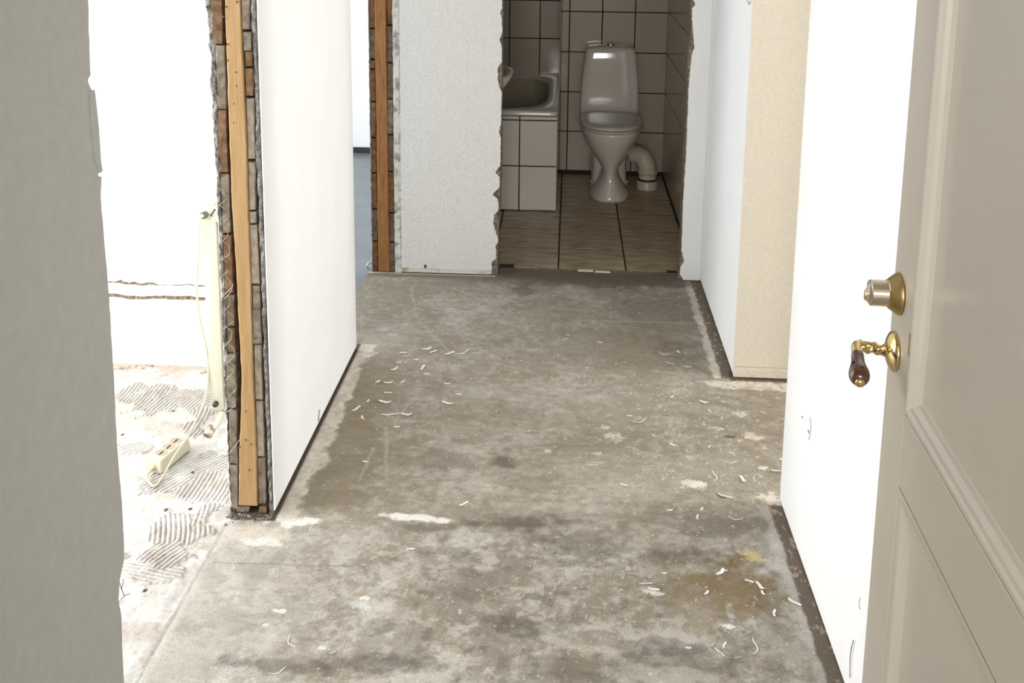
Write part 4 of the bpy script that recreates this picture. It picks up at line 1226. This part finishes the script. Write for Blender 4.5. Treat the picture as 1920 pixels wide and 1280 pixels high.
# lock cylinder
lk_s, lk_z = 0.031, 1.093
v, f = turned([(0.0, .030), (.003, .030), (.006, .028), (.016, .0205), (.018, .019)], lk_s, lk_z)
lk = mobj('lock', v, f, brass_dull, door, True)
lk['label'] = 'brass lock rose with nickel thumb turn'
v, f = turned([(.016, .0185), (.040, .0185), (.0415, .017)], lk_s, lk_z)
mobj('lock_cylinder', v, f, nickel, lk)
v, f = loft([[DW(lk_s + x, .0405, lk_z + zz) for x, zz in ((-.0035, -.015), (.0035, -.015), (.005, 0), (.0035, .015), (-.0035, .015), (-.005, 0))], [DW(lk_s + x, .048, lk_z - .004 + zz) for x, zz in ((-.002, -.006), (.002, -.006), (.003, 0), (.002, .006), (-.002, .006), (-.003, 0))]])
mobj('thumb_turn', v, f, nickel, lk)
# handle
hs, hz = 0.031, 1.007
v, f = turned([(0.0, .029), (.003, .029), (.0055, .027), (.009, .021), (.0115, .014), (.0125, .011)], hs, hz, 32, 1.0)
hd = mobj('door_handle', v, f, brass, door, True)
hd['label'] = 'brass lever handle with dark brown grip'
rings = []
N = 20
for i in range(26):
    t = i / 25
    o = 0.010 + 0.036 * t
    q = 0.0080 + 0.0010 * math.sin(t * 5 * math.pi * 2 * 0.6)
    tw = t * math.pi * 1.4
    ring = []
    for k in range(N):
        a = 2 * math.pi * k / N
        rad = q * (1 + 0.16 * math.cos(3 * (a + tw)))
        ring.append(DW(hs + rad * math.cos(a) - 0.010 * t, o, hz + 0.002 * t + rad * math.sin(a)))
    rings.append(ring)
v, f = loft(rings)
mobj('neck', v, f, brass, hd, True)
g = spline([DW(hs - .010, .044, hz + .002), DW(hs - .008, .0505, hz + .002), DW(hs + .002, .053, hz - .001), DW(hs + .012, .053, hz - .004)], 6)
v, f = tube(g, .0075, 16)
mobj('elbow', v, f, brass, hd, True)
gp = [DW(hs + .006 + .056 * t, .053 + .008 * t, hz - .003 - .018 * t) for t in np.linspace(0, 1, 16)]
rad = [0.0075, .0088, .0090, .0090, .0092, .0096, .0102, .0111, .0121, .0131, .0139, .0143, .0142, .0133, .0112, .0082]
v, f = tube(gp, .01, 20, rad)
mobj('grip', v, f, dark_wood, hd, True)
ge = gp[-1]
gd = (gp[-1] - gp[-2]).normalized()
v, f = tube([ge - gd * .002, ge + gd * .001, ge + gd * .004, ge + gd * .0052], .006, 16, [.0066, .0068, .0058, .003])
mobj('end_cap', v, f, brass, hd, True)
# paint chip, knocked spot and old catch mark on the door face
for (s, z, a, b) in ((0.094, 1.045, .0022, .016),):
    door_boxes('dent', [(s - a, s + a, -0.0015, 0.0004, z - b, z + b)], mk('worn_wood_spot', (0.30, 0.20, 0.13), None, rough=0.8), door)

# ------------------------------------------------------------------ left room things
rad = empty('radiator', (-0.99, 3.0, 0))
tag(rad, 'cream panel radiator seen edge-on behind the open wall end', 'radiator')
zs0, zs1, ya, yb = 0.150, 0.775, 2.745, 3.30


def panel_ring(x0, x1, z, y0=ya, y1=yb):
    return sering((x0 + x1) / 2, (y0 + y1) / 2, z, (x1 - x0) / 2, (y1 - y0) / 2, 14, 48)


v, f = loft([panel_ring(-1.030, -0.998, zs0 + .006, ya + .006, yb - .006), panel_ring(-1.036, -0.990, zs0 + .02), panel_ring(-1.036, -0.990, zs1 - .02), panel_ring(-1.030, -0.998, zs1 - .004, ya + .006, yb - .006), panel_ring(-1.022, -1.005, zs1, ya + .015, yb - .015)])
mobj('front_panel', v, f, rad_mat, rad, True)
v, f = loft([panel_ring(-0.978, -0.958, zs0 + .01), panel_ring(-0.978, -0.958, zs1 - .012)])
mobj('rear_panel', v, f, rad_mat, rad, True)
for zz in (0.20, 0.72):
    boxes('wall_bracket', [(-0.99, XLO, 2.90, 2.93, zz, zz + .02)], rad_mat, rad)
    boxes('wall_bracket', [(-0.99, XLO, 3.15, 3.18, zz, zz + .02)], rad_mat, rad)
v, f = tube([(-1.014, 2.735, 0.185), (-1.014, 2.75, 0.185)], .008, 14)
mobj('vent_plug', v, f, dark_base, rad, True)
v, f = tube(spline([(-1.000, 2.760, 0.155), (-1.006, 2.752, 0.135), (-1.016, 2.745, 0.118), (-1.028, 2.735, 0.108)], 5), .010, 12)
vb = mobj('lower_valve', v, f, rad_mat, rad, True)
v, f = tube([(-1.028, 2.742, 0.110), (-1.031, 2.728, 0.104), (-1.033, 2.716, 0.099)], .0135, 16)
mobj('valve_cap', v, f, nickel, vb, True)
v, f = tube([(-0.968, 2.80, .15), (-0.968, 2.80, 0.0)], .009, 12)
mobj('supply_pipe', v, f, rad_mat, rad, True)
v, f = loft([[(-0.995, 2.752, .770), (-1.012, 2.740, .74), (-0.975, 2.740, .74), (-0.965, 2.752, .790)], [(-0.995, 2.765, .770), (-1.012, 2.765, .74), (-0.975, 2.765, .74), (-0.965, 2.765, .790)]])
mobj('end_grille', v, f, rad_mat, rad)
v, f = tube([(-1.020, 2.745, 0.760), (-1.024, 2.732, 0.760)], .010, 14)
va = mobj('upper_valve', v, f, mk('dark_valve_metal', (0.10, 0.095, 0.08), (0.2, 0.19, 0.17), 40, 0.5, metallic=0.5), rad, True)
v, f = tube([(-1.024, 2.733, 0.760), (-1.025, 2.727, 0.760)], .0055, 12)
mobj('valve_centre', v, f, rad_mat, va, True)
v, f = tube([(-1.004, 2.740, 0.758), (-0.990, 2.738, 0.778)], .003, 8)
mobj('valve_key', v, f, mark_mat, va, True)

# power strip lying on the floor
A = Vector((-1.176, 2.660, 0.0065))
Bp = Vector((-1.143, 2.802, 0.0065))
ax = (Bp - A).normalized()
sd = Vector((ax.y, -ax.x, 0))
L_ = 0.146
ps = empty('power_strip', (A.x, A.y, 0.006))
tag(ps, 'ivory three-socket power strip lying on the combed adhesive floor', 'power strip')


def PS(l, s, z):
    return A + ax * l + sd * s + Vector((0, 0, z))


def ps_ring(w, z, l0=0.0, l1=L_):
    return [PS(l0, -w, z), PS(l1, -w, z), PS(l1, w, z), PS(l0, w, z)]


bm = bmesh.new()
vv = [bm.verts.new(p) for p in ps_ring(.028, 0.0, -.002, L_ + .002) + ps_ring(.024, .040, .004, L_ - .004)]
for q in ((3, 2, 1, 0), (4, 5, 6, 7), (0, 1, 5, 4), (1, 2, 6, 5), (2, 3, 7, 6), (3, 0, 4, 7)):
    bm.faces.new([vv[i] for i in q])
bmesh.ops.bevel(bm, geom=bm.edges[:], offset=.004, segments=3, affect='EDGES', profile=0.5)
me = bpy.data.meshes.new('housing')
bm.to_mesh(me)
bm.free()
me.materials.append(strip_mat)
link('housing', me, ps)
for l in (.042, .078, .114):
    rings = []
    for q, z in ((.0172, .0400), (.0172, .0412), (.0156, .0412), (.0150, .0404)):
        rings.append([PS(l + q * math.cos(t), q * math.sin(t), z) for t in [2 * math.pi * k / 28 for k in range(28)]])
    v, f = loft(rings, False, True)
    so = mobj('socket', v, f, socket_mat, ps)
    for s in (-1,):
        v, f = loft([[PS(l + dx, dy, z) for dx, dy in ((-.012, -.0022), (.008, -.0022), (.008, .0022), (-.012, .0022))] for z in (.0400, .0412)])
        mobj('pin_slot', v, f, black_gap, so)
v, f = tube([PS(.003, 0, .016), PS(-.007, 0, .015)], .008, 12)
mobj('cable_gland', v, f, strip_mat, ps, True)

# the cord of the strip: hangs from the radiator, curves down to the floor and loops into the strip
c0 = PS(-.006, 0, .015)
pts = [(-1.008, 2.80, 0.780), (-1.030, 2.739, 0.755), (-1.047, 2.745, 0.636), (-1.058, 2.750, 0.521), (-1.053, 2.750, 0.440), (-1.039, 2.750, 0.358), (-1.034, 2.745, 0.278), (-1.042, 2.740, 0.210), (-1.060, 2.730, 0.159), (*(-1.104, 2.757), 0.075), (*(-1.118, 2.686), 0.054), (*(-1.137, 2.631), 0.013), (*(-1.140, 2.583), 0.012), (*(-1.166, 2.603), 0.012), (*(-1.184, 2.635), 0.014), tuple(c0)]
v, f = tube(spline(pts, 7), .0034, 8)
o = mobj('cord', v, f, cord_mat, ps, True)
o['label'] = 'thin ivory cord hanging from the radiator down to the strip'

# ------------------------------------------------------------------ plaster shavings and chips on the hallway floor


def shaving_mesh(name, L, wdt, curl, wig, seed, mat):
    r = random.Random(seed)
    n = 7
    v, f = [], []
    for i in range(n):
        t = i / (n - 1) - 0.5
        x = L * t
        y = wig * math.sin(t * 5 + seed)
        z = 0.0012 + curl * (4 * t * t) * (1 if seed % 2 else .4)
        w = wdt * (0.5 + 0.5 * math.cos(t * 2.4)) * r.uniform(.75, 1.2)
        v += [(x, y - w, z), (x, y + w, z), (x, y + w, z + .0012), (x, y - w, z + .0012)]
    for i in range(n - 1):
        a, b = i * 4, i * 4 + 4
        for j in range(4):
            k = (j + 1) % 4
            f.append((a + j, a + k, b + k, b + j))
    f += [(3, 2, 1, 0), ((n - 1) * 4, (n - 1) * 4 + 1, (n - 1) * 4 + 2, (n - 1) * 4 + 3)]
    return make_mesh(name, v, f, mat)


SH = [shaving_mesh('plaster_shaving', L, w, c, g, i, flake) for i, (L, w, c, g) in enumerate(((.045, .0050, .006, .003), (.060, .0028, .008, .006), (.032, .0040, .004, .002), (.042, .0062, .006, .004), (.022, .0048, .003, .001), (.075, .0016, .006, .009)))]


def scatter(lst, label, group, seed):
    r = random.Random(seed)
    for (p, k, rot) in lst:
        o = link('plaster_shaving', SH[k], None, (p[0], p[1], 0.0004), (0, 0, math.radians(rot)))
        s = r.uniform(.75, 1.0) if seed == 3 else r.uniform(.5, .8)
        o.scale = (s, s, s)
        tag(o, label, 'debris', group)


scatter([((-0.603, 3.395), 3, 60), ((-0.592, 3.535), 2, 10), ((-0.594, 3.453), 4, 20), ((-0.503, 3.416), 0, 70), ((-0.481, 3.367), 4, 0), ((-0.604, 3.290), 3, 30), ((-0.556, 3.302), 2, 65), ((-0.642, 3.295), 4, 60), ((-0.675, 3.095), 0, 55), ((-0.642, 3.037), 2, 120),
         ((-0.589, 3.147), 3, 5), ((-0.591, 3.215), 2, 0), ((-0.554, 3.061), 1, 5), ((-0.505, 3.069), 3, 15), ((-0.523, 2.987), 4, 10), ((-0.648, 3.153), 4, 80), ((-0.420, 3.545), 0, 35), ((-0.378, 3.553), 5, 30), ((-0.510, 3.575), 3, 40), ((-0.483, 3.553), 2, 50),
         ((-0.380, 3.156), 3, 0), ((-0.581, 2.775), 4, 0), ((-0.400, 3.298), 4, 0), ((-0.351, 3.223), 4, 0), ((-0.536, 3.480), 4, 20)],
        'thin white plaster shaving on the concrete near the white partition', 'plaster shavings near the partition', 3)
scatter([((0.006, 3.709), 2, 30), ((0.138, 3.690), 3, -20), ((0.016, 3.750), 4, 0), ((0.389, 3.524), 1, -30), ((0.450, 3.502), 0, -10), ((0.373, 3.605), 5, -30), ((0.428, 3.628), 4, -60), ((0.474, 3.231), 3, -10), ((0.370, 3.261), 4, 60),
         ((0.343, 2.942), 3, -10), ((0.484, 3.176), 4, -60), ((0.510, 3.054), 4, -45), ((0.454, 2.941), 2, 70), ((0.517, 2.908), 2, -10), ((0.506, 2.855), 5, 0), ((0.639, 2.812), 1, -10), ((0.527, 2.760), 3, -60), ((0.447, 2.768), 5, 85), ((0.463, 2.667), 1, -30),
         ((0.476, 2.563), 5, -5), ((0.389, 2.602), 2, 70), ((0.373, 2.563), 2, 85), ((0.301, 2.590), 4, 15), ((0.219, 3.118), 4, 0), ((0.251, 3.085), 5, 30), ((0.085, 3.464), 4, 10), ((0.667, 2.873), 3, -30), ((0.181, 2.706), 2, -20)],
        'thin white plaster shaving lying on the concrete by the right-hand opening', 'plaster shavings by the right opening', 4)
scatter([((0.468, 2.299), 2, -20), ((0.491, 2.281), 3, -50), ((0.493, 2.257), 4, -70), ((0.400, 2.325), 3, 60), ((0.412, 2.337), 4, -10), ((0.357, 2.247), 4, 60), ((0.361, 2.043), 1, -60), ((0.374, 2.069), 2, 70), ((0.563, 2.227), 0, -50), ((0.441, 2.065), 5, 80),
         ((0.507, 2.185), 2, 80), ((0.212, 2.270), 1, 0), ((0.230, 2.252), 0, -20), ((0.292, 2.055), 4, 0), ((-0.381, 2.365), 2, 15), ((-0.266, 2.578), 0, 35), ((-0.600, 1.918), 5, 30), ((-0.596, 2.008), 5, -60), ((0.261, 2.315), 4, 0)],
        'thin white plaster shaving on the pale concrete in the foreground', 'plaster shavings in the foreground', 5)
DK = shaving_mesh('dark_shaving', .032, .0030, .004, .003, 3, dark_flake)
for p, rot, lab in (((0.525, 3.005), 10, 'small dark splinter near the right-hand opening'), ((0.451, 2.666), -30, 'dark curled splinter in front of the bright right wall')):
    o = link('dark_splinter', DK, None, (p[0], p[1], .0004), (0, 0, math.radians(rot)))
    tag(o, lab, 'debris')

# uncountable crumbs and specks strewn over the hallway
r = random.Random(12)
parts = []
spots = []
for i in range(260):
    spots.append((r.uniform(-0.72, 0.56), r.uniform(1.75, 4.3), r.uniform(.0006, .0016)))
for i in range(260):
    spots.append((min(0.57, r.gauss(0.40, 0.16)), r.gauss(2.85, 0.35), r.uniform(.0007, .002)))
for i in range(90):
    spots.append((max(-0.74, r.gauss(-0.45, 0.15)), r.gauss(3.25, 0.25), r.uniform(.001, .003)))
for (x, y, s) in spots:
    if x > 0.59 or x < -0.76 or y > 4.35:
        continue
    t0 = r.uniform(0, 6)
    base = [(x + s * r.uniform(.6, 1.6) * math.cos(t0 + t), y + s * r.uniform(.6, 1.6) * math.sin(t0 + t), 0.0002) for t in (0, 1.6, 3.1, 4.7)]
    parts.append((base + [(x, y, s * .7)], [(0, 1, 4), (1, 2, 4), (2, 3, 4), (3, 0, 4), (3, 2, 1, 0)]))
v, f = join_parts(parts)
o = mobj('plaster_crumbs', v, f, flake)
tag(o, 'tiny white plaster crumbs strewn over the hallway concrete', 'debris', kind='stuff')
